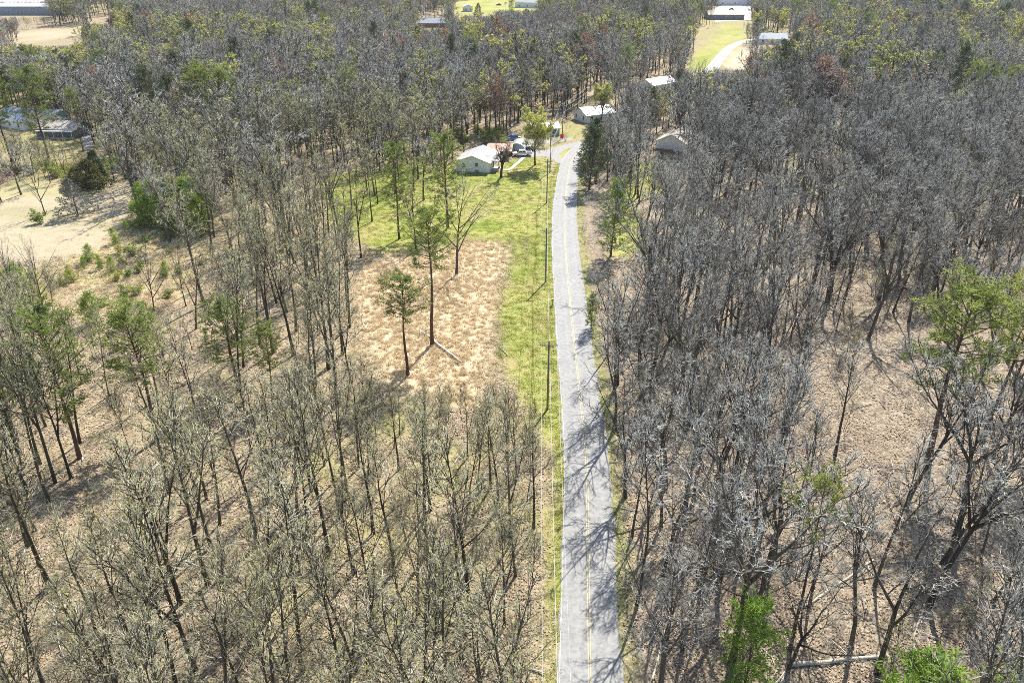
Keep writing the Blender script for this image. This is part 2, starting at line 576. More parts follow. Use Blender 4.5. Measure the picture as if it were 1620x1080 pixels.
gx = axis(-120, 120, 1.6, -5000, 5000)
gy = axis(16, 300, 1.6, -3000, 6000)
X, Y = np.meshgrid(gx, gy)
ZZ = Z(X, Y)
nx, ny = len(gx), len(gy)
V = np.stack([X.ravel(), Y.ravel(), ZZ.ravel()], 1)
ii = np.arange(nx * ny).reshape(ny, nx)
Fq = np.stack([ii[:-1, :-1].ravel(), ii[:-1, 1:].ravel(), ii[1:, 1:].ravel(), ii[1:, :-1].ravel()], 1)
me = bpy.data.meshes.new('ground')
me.from_pydata(V.tolist(), [], Fq.tolist())
me.materials.append(MATS['ground'])
me.polygons.foreach_set('use_smooth', np.ones(len(Fq), dtype=bool))
rng = np.random.default_rng(4)
xs, ys = V[:, 0], V[:, 1]
jx = np.sin(xs * .7 + ys * .31) * 1.1 + np.sin(ys * .9 - xs * .23) * .8 + rng.normal(0, .6, xs.shape)
jy = np.cos(ys * .6 + xs * .27) * 1.1 + np.sin(xs * .83 + ys * .2) * .8 + rng.normal(0, .6, xs.shape)
far = np.clip(ys / 250, .6, 2.5)
jx *= far; jy *= far


def mask(polys, j=1.0):
    r = np.zeros(xs.shape)
    for k in range(3):
        rr = np.zeros(xs.shape, bool)
        for pl in polys:
            rr |= inpoly(pl, xs + jx * j * (1, -.6, .2)[k], ys + jy * j * (1, .7, -.8)[k])
        r += rr / 3
    return r


dist, side = road_dist(xs, ys)
wob = .8 * np.sin(ys * .21) + .6 * np.sin(ys * .53 + 1)
green = np.maximum.reduce([
    mask([A_LAWN, A_YARD_R, A_YARD_R2, A_ISLAND, A_FARGRASS, A_TOWN_C], .7),
    mask([A_VERGE]) * .95,
    mask([A_GARDEN, A_YARD_L]) * .55,
    mask([A_SCRUB], 2.0) * (.3 + .3 * np.sin(xs * .4) * np.sin(ys * .33)).clip(0, 1),
    np.clip((4.9 + wob * .3 - dist) / 1.0, 0, 1) * np.where(side < 0, .55, .95) * np.where(ys > 60, 1, .6)])
straw = np.maximum(mask([A_FIELD, A_FARDRY], 1.6), mask([A_SCRUB], 1.5) * .5)
vm = mask([A_VERGE], .5)
rx = xs - np.interp(ys, ROAD_A[:, 1], ROAD_A[:, 0])
green *= 1 - vm * .8 * np.clip(np.sin(rx * 2.1 + np.sin(ys * .05)) * 1.5 - .5, 0, 1) * (rx < -6)
tan = mask([A_TAN, A_TAN2, A_FARFIELD, A_FARFIELD2, A_TOWN_L], .6)
# sparse grass in the thinner woods beside the field
thin = poly([(560, 600), (800, 640), (870, 720), (880, 1000), (700, 1080), (380, 1080), (430, 800)])
green = np.maximum(green, mask([thin], 2.0) * (.25 + .35 * np.sin(xs * .35 + 1) * np.sin(ys * .28)).clip(0, 1))
green = np.maximum(green, (np.sin(xs * .021 + 2) * np.sin(ys * .017 + 1) > .35) * (ys > 200) * .35)
litr = np.clip(((xs - np.interp(ys, ROAD_A[:, 1], ROAD_A[:, 0])) + 2) / 5, 0, 1)
for nm, arr in (('green', green), ('straw', straw), ('tan', tan), ('litr', litr)):
    a = me.attributes.new(nm, 'FLOAT', 'POINT')
    a.data.foreach_set('value', arr.astype(np.float32))
gnd = bpy.data.objects.new('ground', me)
COL.objects.link(gnd)
tag(gnd, 'leaf-strewn ground with straw-coloured and green grass clearings', 'ground', kind='structure')


def ribbon(pts, offs, z, lat=None):
    """strip of quads along pts at lateral offsets"""
    mb = MB(); row = []
    for i, p in enumerate(pts):
        a = pts[max(i - 1, 0)]; b = pts[min(i + 1, len(pts) - 1)]
        t = Vector((b[0] - a[0], b[1] - a[1])).normalized()
        n = Vector((t.y, -t.x))
        for o in offs:
            oo = o(i) if callable(o) else o
            mb.v.append((p[0] + n.x * oo, p[1] + n.y * oo, z))
    k = len(offs)
    for i in range(len(pts) - 1):
        for j in range(k - 1):
            a = i * k + j
            mb.f.append((a, a + 1, a + 1 + k, a + k)); mb.m.append(0)
    return mb


HWID = 3.0
rr_ = random.Random(3)
edge = [(rr_.uniform(-.2, .16), rr_.uniform(-.16, .22)) for _ in ROAD]
lats = [-1, -.66, -.33, 0, .33, .66, 1]
mb = ribbon(ROAD, [lambda i: -HWID + edge[i][0]] + [l * HWID for l in lats[1:-1]] + [lambda i: HWID + edge[i][1]], .03)
road = mb.build('road', 'asphalt')
at = road.data.attributes.new('lat', 'FLOAT', 'POINT')
at.data.foreach_set('value', np.array([l * HWID for _ in ROAD for l in lats], dtype=np.float32))
tag(road, 'pale worn two-lane asphalt road running between the woods', 'road', kind='structure')
for off, mt in ((-.11, 'paint_yellow'), (.11, 'paint_yellow')):
    l = ribbon(ROAD, [off - .05, off + .05], .036).build('centre_line', mt, road)
for off in (-2.83,):
    ribbon(ROAD, [off - .05, off + .05], .036).build('edge_line', 'paint_white', road)


def flat_area(name, pl, z, mat, label, cat):
    mb = MB()
    n = 0
    mb.v = [(p[0], p[1], z) for p in pl]
    mb.f = [tuple(range(len(pl)))]; mb.m = [0]
    o = mb.build(name, mat)
    return tag(o, label, cat, kind='structure')


flat_area('driveway', A_GRAVEL, .022, 'gravel', 'pale gravel driveway forking off the road beside the white house', 'driveway')
flat_area('dirt_lane', A_LANE, .018, 'gravel', 'narrow gravel lane behind the pickup', 'lane')
flat_area('driveway', A_DRIVE_L, .15, 'gravel', 'grey driveway beside the tan-roofed house', 'driveway')
flat_area('parking_lot', A_LOT, .02, 'concrete', 'pale parking lot in front of the far low buildings', 'parking lot')
flat_area('parking_lot', A_TOWN_L, .02, 'concrete', 'pale lot with parked cars beyond the far field', 'parking lot')
wk = smooth_curve([G(829, 249), (G(822, 255)), G(813, 263), G(806, 268), G(796, 269.5)], 5)
tag(ribbon(wk, [-.55, .55], .03).build('footpath', 'concrete'), 'pale curved concrete footpath from the driveway to the white house', 'path', kind='structure')
pond = smooth_curve([G(70, 69), G(82, 66), G(92, 67.5), G(99, 71.5)], 6)
tag(ribbon(pond, [-2.8, 2.8], .03).build('stream', 'water'), 'thin blue bend of water below the far tan field', 'water', kind='structure')

# ------------------------------------------------------------------ tree prototypes
UP = Vector((0, 0, 1))


def perp(d, az):
    a = d.cross(UP)
    if a.length < .05:
        a = Vector((1, 0, 0))
    a.normalize()
    b = d.cross(a)
    return a * math.cos(az) + b * math.sin(az)


def grow(rnd, start, d, length, nseg, wander, up):
    pts = [start.copy()]; dirs = [d.copy()]
    p = start.copy(); d = d.copy()
    st = length / nseg
    for i in range(nseg):
        d = d + Vector((rnd.gauss(0, wander), rnd.gauss(0, wander), rnd.gauss(0, wander) + up))
        d.normalize()
        p = p + d * st
        pts.append(p.copy()); dirs.append(d.copy())
    return pts, dirs


def at_t(pts, dirs, t):
    f = t * (len(pts) - 1); i = min(int(f), len(pts) - 2); q = f - i
    return pts[i].lerp(pts[i + 1], q), dirs[i + 1]


def bare_tree(seed, style, H=20.0, nb=7, nt_=6, nl=4, tw=1.0, bud=0, bud_s=.12, limbs=None, trunk_r=None, spread=1.0, tmin=.36, bud_z=0.0, lk=1.0):
    """returns dict of MBs: trunk (trunk and limbs), crown (branches and twigs), buds"""
    rnd = random.Random(seed)
    T, C, B = MB(), MB(), MB()
    r0 = trunk_r or H * (rnd.uniform(.0085, .0115) if style == 'slender' else rnd.uniform(.0105, .0155))
    axes = []     # (pts,dirs,r at base,r at end, tmin)
    lean = Vector((rnd.gauss(0, .035), rnd.gauss(0, .035), 1)).normalized()
    if style == 'slender':
        pts, dirs = grow(rnd, Vector((0, 0, -.3)), lean, H * .93, 10, .035, .015)
        n = len(pts)
        T.tube(pts, [r0 * 1.25 if i == 0 else max(r0 * (1 - .93 * (i / (n - 1)) ** .9), .02) for i in range(n)], 6)
        axes.append((pts, dirs, r0, tmin, H, limbs or rnd.randint(13, 17)))
        if rnd.random() < .5:
            t = rnd.uniform(.25, .45)
            p, d = at_t(pts, dirs, t)
            dd = (d + perp(d, rnd.uniform(0, 6.28)) * .3).normalized()
            p2, d2 = grow(rnd, p, dd, H * (.85 - t), 7, .04, .06)
            rr = r0 * .6
            T.tube(p2, [max(rr * (1 - .9 * i / 7), .02) for i in range(8)], 5)
            axes.append((p2, d2, rr, .2, H * .75, 8))
    else:
        th = H * rnd.uniform(.38, .56)
        pts, dirs = grow(rnd, Vector((0, 0, -.3)), lean, th, 5, .05, .01)
        T.tube(pts, [r0 * 1.35] + [r0 * (1 - .25 * i / 5) for i in range(1, 6)], 7)
        k = rnd.randint(3, 5)
        a0 = rnd.uniform(0, 6.28)
        for j in range(k):
            t = 1 if j < 2 else rnd.uniform(.75, 1)
            p, d = at_t(pts, dirs, t)
            an = rnd.uniform(.28, .75) * spread
            dd = (d * math.cos(an) + perp(d, a0 + j * 6.28 / k + rnd.uniform(-.4, .4)) * math.sin(an)).normalized()
            L = (H - th) * rnd.uniform(.85, 1.12)
            p2, d2 = grow(rnd, p, dd, L, 7, .085, .05)
            rr = r0 * rnd.uniform(.5, .68)
            T.tube(p2, [max(rr * (1 - .93 * i / 7), .02) for i in range(8)], 5)
            axes.append((p2, d2, rr, .12, H * .62, limbs or 8))
        for j in range(rnd.randint(1, 3)):
            p, d = at_t(pts, dirs, rnd.uniform(.6, .95))
            dd = (d * .45 + perp(d, rnd.uniform(0, 6.28))).normalized()
            p2, d2 = grow(rnd, p, dd, H * rnd.uniform(.2, .33), 5, .09, .05)
            rr = r0 * .3
            T.tube(p2, [max(rr * (1 - .9 * i / 5), .02) for i in range(6)], 4)
            axes.append((p2, d2, rr, .25, H * .45, 5))
    az = rnd.uniform(0, 6.28)
    for (pts, dirs, ra, tmin, scale, nlimb) in axes:
        for i in range(nlimb):
            u = (i + rnd.random()) / nlimb
            t = tmin + (1 - tmin) * u * .98
            p, d = at_t(pts, dirs, t)
            az += 2.4 + rnd.uniform(-.4, .4)
            an = (.85 - .38 * u) * rnd.uniform(.75, 1.15) if style == 'slender' else rnd.uniform(.45, .95)
            dd = (d * math.cos(an) + perp(d, az) * math.sin(an)).normalized()
            if style == 'slender':
                L = scale * (.07 + .20 * (1 - u)) * rnd.uniform(.7, 1.2) * spread
            else:
                L = scale * (.14 + .16 * (1 - u)) * rnd.uniform(.7, 1.25)
            lp, ldr = grow(rnd, p, dd, L, 4, .07, .10)
            lr = max(min(ra * (1 - t) * .55, .10), .028 * tw) * lk
            T.tube(lp, [max(lr * (1 - .75 * q / 4), .014 * tw) for q in range(5)], 4, cap=False)
            for b in range(nb):
                tb = .18 + .82 * (b + rnd.random()) / nb
                bp, bd = at_t(lp, ldr, tb)
                an2 = rnd.uniform(.45, .95)
                d2 = (bd * math.cos(an2) + perp(bd, rnd.uniform(0, 6.28)) * math.sin(an2) + UP * .12).normalized()
                bl = L * rnd.uniform(.28, .5) * (1.15 - .5 * tb) + .35
                bpts, bdir = grow(rnd, bp, d2, bl, 2, .08, .08)
                T.tube(bpts, [.021 * tw, .016 * tw, .009 * tw], 3, cap=False)
                for q in range(nt_):
                    tq = .15 + .85 * (q + rnd.random()) / nt_
                    tp, td = at_t(bpts, bdir, tq)
                    an3 = rnd.uniform(.4, .95)
                    d3 = (td * math.cos(an3) + perp(td, rnd.uniform(0, 6.28)) * math.sin(an3) + UP * .15).normalized()
                    tl = bl * rnd.uniform(.3, .55) + .15
                    e = tp + d3 * tl
                    C.spike(tp, e, .013 * tw)
                    if bud and e.z > bud_z * H and rnd.random() < bud:
                        leaf(B, rnd, e, bud_s)
                    for w in range(nl):
                        sp = tp.lerp(e, .2 + .7 * rnd.random())
                        d4 = (d3 + Vector((rnd.gauss(0, .55), rnd.gauss(0, .55), rnd.gauss(.12, .45)))).normalized()
                        e2 = sp + d4 * tl * rnd.uniform(.4, .8)
                        C.spike(sp, e2, .0095 * tw)
                        if bud and e2.z > bud_z * H and rnd.random() < bud:
                            leaf(B, rnd, e2, bud_s)
    return {'trunk': T, 'crown': C, 'buds': B}


def leaf(B, rnd, c, s):
    a = Vector((rnd.gauss(0, 1), rnd.gauss(0, 1), rnd.gauss(0, 1))).normalized()
    b = perp(a, rnd.uniform(0, 6.28))
    s *= rnd.uniform(.6, 1.3)
    B.quad(c - a * s, c + b * s * .5, c + a * s, c - b * s * .5)


def tuft(B, rnd, c, d, n, L, w):
    for _ in range(n):
        dd = (d * .7 + Vector((rnd.gauss(0, .6), rnd.gauss(0, .6), rnd.gauss(.15, .55)))).normalized()
        s = perp(dd, rnd.uniform(0, 6.28)) * w
        l = L * rnd.uniform(.6, 1.15)
        o = c + Vector((rnd.gauss(0, .14), rnd.gauss(0, .14), rnd.gauss(0, .1))) * L * 2
        B.quad(o - s * .6, o + s * .6, o + dd * l * .6 + s, o + dd * l)


def pine(seed, H=20.0, cb=.5, cr=3.2, nbr=46, ntuft=8, nneedle=9, L=.42, droop=-.02, r0=None):
    rnd = random.Random(seed)
    T, C, B = MB(), MB(), MB()
    r0 = r0 or H * .0105
    lean = Vector((rnd.gauss(0, .02), rnd.gauss(0, .02), 1)).normalized()
    pts, dirs = grow(rnd, Vector((0, 0, -.3)), lean, H * .97, 10, .025, .02)
    T.tube(pts, [r0 * 1.25] + [max(r0 * (1 - .92 * i / 10), .03) for i in range(1, 11)], 7)
    az = rnd.uniform(0, 6.28)
    for i in range(nbr):
        u = (i + rnd.random()) / nbr
        t = cb + (1 - cb) * u * .985
        p, d = at_t(pts, dirs, t)
        az += 2.4 + rnd.uniform(-.5, .5)
        env = max(.3, 1 - ((u - .38) / .68) ** 2) ** .5 * (.7 + .3 * min(u / .3, 1))
        Lb = cr * env * rnd.uniform(.55, 1.1) * (1 if rnd.random() > .12 else .5)
        an = 1.4 - .85 * u
        dd = (d * math.cos(an) + perp(d, az) * math.sin(an)).normalized()
        bp, bd = grow(rnd, p, dd, Lb, 4, .10, .09)
        T.tube(bp, [max(.075 * (H / 20) * (1 - u * .5) * (1 - .8 * q / 4), .016) for q in range(5)], 4, cap=False)
        for k in range(ntuft):
            tb = .45 + .55 * (k + rnd.random()) / ntuft
            c, cdir = at_t(bp, bd, tb)
            off = (perp(cdir, rnd.uniform(0, 6.28)) + UP * .3) * rnd.uniform(.1, .55) * (Lb * .25 + .2)
            e = c + off
            C.spike(c, e, .022)
            tuft(B, rnd, e, (off.normalized() + UP * .5).normalized(), nneedle, L, L * .12)
    # a few dead stubs below the crown
    for i in range(5):
        p, d = at_t(pts, dirs, rnd.uniform(.25, cb))
        dd = (perp(d, rnd.uniform(0, 6.28)) + d * .1).normalized()
        C.spike(p, p + dd * rnd.uniform(.5, 1.6), .03)
    return {'trunk': T, 'crown': C, 'buds': B}


def cedar(seed, H=8.0, cr=2.2, n=420, L=.32, base=.08, w=.2, ragged=.25):
    rnd = random.Random(seed)
    T, C, B = MB(), MB(), MB()
    pts, dirs = grow(rnd, Vector((0, 0, -.2)), Vector((0, 0, 1)), H * .97, 6, .02, .02)
    T.tube(pts, [.018 * H] + [max(.016 * H * (1 - .92 * i / 6), .02) for i in range(1, 7)], 6)
    lob = [(rnd.uniform(0, 6.28), rnd.uniform(.7, 1.2)) for _ in range(9)]
    for i in range(n):
        u = rnd.random() ** 1.35
        z = H * (base + (1 - base) * u)
        az = rnd.uniform(0, 6.28)
        k = int(u * 8.99)
        rr = cr * (1 - u) ** .75 * (1 + ragged * math.sin(az * 2 + lob[k][0]) * lob[k][1]) * (.55 + .45 * math.sqrt(rnd.random()))
        rr = max(rr, .08)
        d = Vector((math.cos(az), math.sin(az), .35)).normalized()
        p, _ = at_t(pts, dirs, min(z / H, .99))
        e = p + Vector((math.cos(az) * rr, math.sin(az) * rr, rnd.gauss(0, .1) * H * .06))
        if i % 3 == 0:
            C.spike(p - UP * .1 * rr, e, .02)
        tuft(B, rnd, e, d, 6, L, L * w)
    return {'trunk': T, 'crown': C, 'buds': B}


def leafy(seed, H=6.0, cr=3.0, n=1500, s=.16, stems=6, zc=.6):
    """bush with stems and scattered leaf faces grouped in clumps"""
    rnd = random.Random(seed)
    T, C, B = MB(), MB(), MB()
    ends = []
    for i in range(stems):
        a = rnd.uniform(0, 6.28)
        d = Vector((math.cos(a) * .6, math.sin(a) * .6, 1)).normalized()
        p, dr = grow(rnd, Vector((math.cos(a) * .15, math.sin(a) * .15, -.15)), d, H * rnd.uniform(.6, .95), 5, .12, .02)
        T.tube(p, [max(H * .008 * (1 - .8 * q / 5), .015) for q in range(6)], 4, cap=False)
        for k in range(10):
            q, dd = at_t(p, dr, .25 + .75 * rnd.random())
            e = q + Vector((rnd.gauss(0, .35), rnd.gauss(0, .35), rnd.gauss(.12, .2))) * cr * .7
            C.spike(q, e, .02)
            ends.append((q, e))
    for i in range(n):
        q, e = rnd.choice(ends)
        c = q.lerp(e, rnd.uniform(.5, 1.1)) + Vector((rnd.gauss(0, 1), rnd.gauss(0, 1), rnd.gauss(0, .8))) * cr * .09
        if c.z < .1: c.z = .1 + rnd.random() * .3
        leaf(B, rnd, c, s)
    return {'trunk': T, 'crown': C, 'buds': B}


def brush(seed, H=2.4, n=16):
    rnd = random.Random(seed)
    T = MB()
    for i in range(n):
        a = rnd.uniform(0, 6.28); r = rnd.uniform(0, .9)
        b = Vector((math.cos(a) * r, math.sin(a) * r, -.05))
        e = b + Vector((rnd.gauss(0, .35), rnd.gauss(0, .35), rnd.uniform(.5, 1))) * H
        T.spike(b, e, .022)
        for k in range(6):
            q = b.lerp(e, rnd.uniform(.3, .95))
            T.spike(q, q + Vector((rnd.gauss(0, .4), rnd.gauss(0, .4), rnd.uniform(.1, .6))) * H * .35, .013)
    return T


class Proto:
    """meshes of one tree model: parts for individuals, one joined mesh for far woodland"""

    def __init__(s, name, parts, H, mats, smooth_trunk=True):
        s.H = H; s.parts = []
        for nm, mt in zip(('trunk', 'crown', 'buds'), mats):
            mb = parts[nm]
            if mb.v and mt:
                s.parts.append(('foliage' if nm == 'buds' else nm, mb.mesh(nm, [mt], smooth_trunk and nm == 'trunk')))
        j = MB(); used = []
        for k, nm in enumerate(('trunk', 'crown', 'buds')):
            mb = parts[nm]
            if mb.v and mats[k]:
                n = len(j.v); mi = len(used); used.append(mats[k])
                j.v += mb.v
                j.f += [tuple(i + n for i in f) for f in mb.f]
                j.m += [mi] * len(mb.f)
        s.joined = lambda: j.mesh(name, used)
        s.name = name


PR = {}


def proto(key, parts, H, mats):
    PR.setdefault(key, []).append(Proto('%s_%02d' % (key, len(PR.get(key, []))), parts, H, mats))


SL = ('bark_olive', 'twig_olive', 'bud_green')
SPR = ('bark_grey', 'twig_silver', None)
for i in range(8):
    proto('slender', bare_tree(100 + i, 'slender', 22, 4, 5, 2, 1.65, bud=.2 if i % 2 else .08, bud_s=.11, spread=(.8, 1.05, .62)[i % 3], tmin=.42), 22, SL)
for i in range(8):
    proto('spreading', bare_tree(200 + i, 'spreading', 20, 4, 5, 2, 1.75, limbs=7, spread=(.8, 1.05, .65)[i % 3]), 20, SPR)
for i in range(6):
    proto('upright', bare_tree(250 + i, 'slender', 22, 4, 5, 2, 1.75, tmin=.42, spread=(.9, 1.15, .75)[i % 3], trunk_r=(.2, .26, .17)[i % 3]), 22, SPR)
for i in range(3):
    proto('mid_upright', bare_tree(450 + i, 'slender', 21, 4, 4, 3, 2.0, limbs=14, spread=(1, 1.2, .8)[i], trunk_r=.22), 21, SPR)
for i in range(3):
    proto('sapling', bare_tree(300 + i, 'slender', 10, 4, 3, 3, 1.1, bud=.12, bud_s=.09, limbs=11, trunk_r=.06), 10, SL)
for i in range(4):      # lighter models for the middle and far woods
    proto('mid_slender', bare_tree(400 + i, 'slender', 20, 4, 4, 3, 2.0, bud=.08, bud_s=.2, limbs=13), 20, SL)
for i in range(4):
    proto('mid_spreading', bare_tree(500 + i, 'spreading', 19, 4, 4, 3, 2.0, limbs=7, spread=.85), 19, SPR)
for i in range(5):
    proto('far_mauve', bare_tree(600 + i, 'slender' if i < 3 else 'spreading', 20, 4, 4, 2, 3.0, limbs=13 if i < 3 else 7, spread=1.1 if i < 3 else .85), 20, ('bark_grey', 'twig_mauve', None))
for i in range(2):
    proto('far_bud', bare_tree(650 + i, 'spreading', 17, 4, 4, 2, 3.0, bud=.55, bud_s=.34, limbs=7), 17, ('bark_grey', 'twig_olive', 'bud_green'))
for i in range(2):
    proto('far_red', bare_tree(660 + i, 'slender', 18, 4, 4, 2, 3.0, bud=.6, bud_s=.36, limbs=13, spread=1.3), 18, ('bark_grey', 'twig_mauve', 'bud_red'))
proto('far_yellow', bare_tree(670, 'spreading', 18, 5, 4, 3, 3.0, bud=.6, bud_s=.36, limbs=7), 18, ('bark_grey', 'twig_olive', 'bud_yellow'))
for i in range(3):
    proto('pine', pine(700 + i, 20, (.34, .48, .62)[i], (5.2, 5.0, 4.8)[i], (60, 50, 36)[i], 9, 12, .42), 20, ('bark_pine', 'bark_pine', 'needle'))
proto('pine_sparse', pine(705, 20, .72, 4.6, 13, 9, 10, .5), 20, ('bark_pine', 'bark_pine', 'needle'))
for i in range(2):
    proto('pine_dark', pine(710 + i, 20, .38, 4.6, 60, 9, 12, .44), 20, ('bark_pine', 'bark_pine', 'needle_dark'))
for i in range(3):
    proto('young_pine', pine(720 + i, 7, .06, 2.6, 52, 7, 9, .36, r0=.09), 7, ('bark_pine', 'bark_pine', 'needle_young'))
proto('cedar', cedar(730, 8, 2.1, 800), 8, ('bark_pine', 'bark_pine', 'needle_dark'))
proto('cedar', cedar(731, 8, 2.6, 800), 8, ('bark_pine', 'bark_pine', 'needle_dark'))
proto('cedar_olive', cedar(732, 8, 2.7, 900), 8, ('bark_pine', 'bark_pine', 'cedar_olive'))
proto('cedar_grey', cedar(733, 8, 2.8, 620, ragged=.35), 8, ('bark_grey', 'twig_silver', 'cedar_grey'))
for i in range(3):
    proto('bush', leafy(740 + i, 3.2, 1.8, 900, .13), 3.2, ('bark_olive', 'twig_olive', 'leaf_bush'))
proto('evergreen', pine(750, 12, .10, 3.9, 84, 10, 10, .34, r0=.16), 12, ('bark_grey', 'twig_silver', 'leaf_ever'))
proto('evergreen_dark', pine(751, 11, .06, 3.4, 90, 10, 10, .34, r0=.15), 11, ('bark_grey', 'twig_silver', 'needle_dark'))
proto('yellow_crown', bare_tree(760, 'spreading', 13, 6, 6, 5, 1.5, bud=.8, bud_s=.17, limbs=10, trunk_r=.2, spread=1.0, bud_z=.52), 13, ('bark_grey', 'twig_olive', 'bud_yellow'))
proto('pruned', bare_tree(761, 'spreading', 10, 5, 4, 4, 1.4, bud=.25, bud_s=.09, limbs=6, trunk_r=.42, spread=.8), 10, ('bark_grey', 'twig_mauve', 'bud_red'))
proto('pink', bare_tree(762, 'spreading', 8, 5, 5, 4, 1.4, bud=.6, bud_s=.12, limbs=7, trunk_r=.15, spread=1.3), 8, ('bark_grey', 'twig_mauve', 'bud_pink'))
proto('open_bare', bare_tree(764, 'slender', 19, 4, 4, 3, 1.3, limbs=13, spread=2.3, trunk_r=.26, tmin=.24, lk=1.5), 19, ('bark_grey', 'twig_silver', None))
proto('vase', bare_tree(764, 'spreading', 20, 5, 4, 3, 2.2, limbs=8, trunk_r=.3, spread=.8), 20, ('bark_grey', 'twig_mauve', None))


def place(key, x, y, h, name, label, cat='tree', group=None, rz=None, wide=1.0, idx=None, rnd=random, tilt=0):
    pr = PR[key][rnd.randrange(len(PR[key])) if idx is None else idx]
    e = empty(name, (x, y, z1(x, y)), rnd.uniform(0, 6.28) if rz is None else rz, label, cat, group)
    if tilt:
        e.rotation_euler = (rnd.gauss(0, tilt), rnd.gauss(0, tilt), e.rotation_euler[2])
    k = h / pr.H
    e.scale = (k * wide, k * wide, k)
    for nm, m in pr.parts:
        c = bpy.data.objects.new(nm, m)
        COL.objects.link(c)
        c.parent = e
    return e


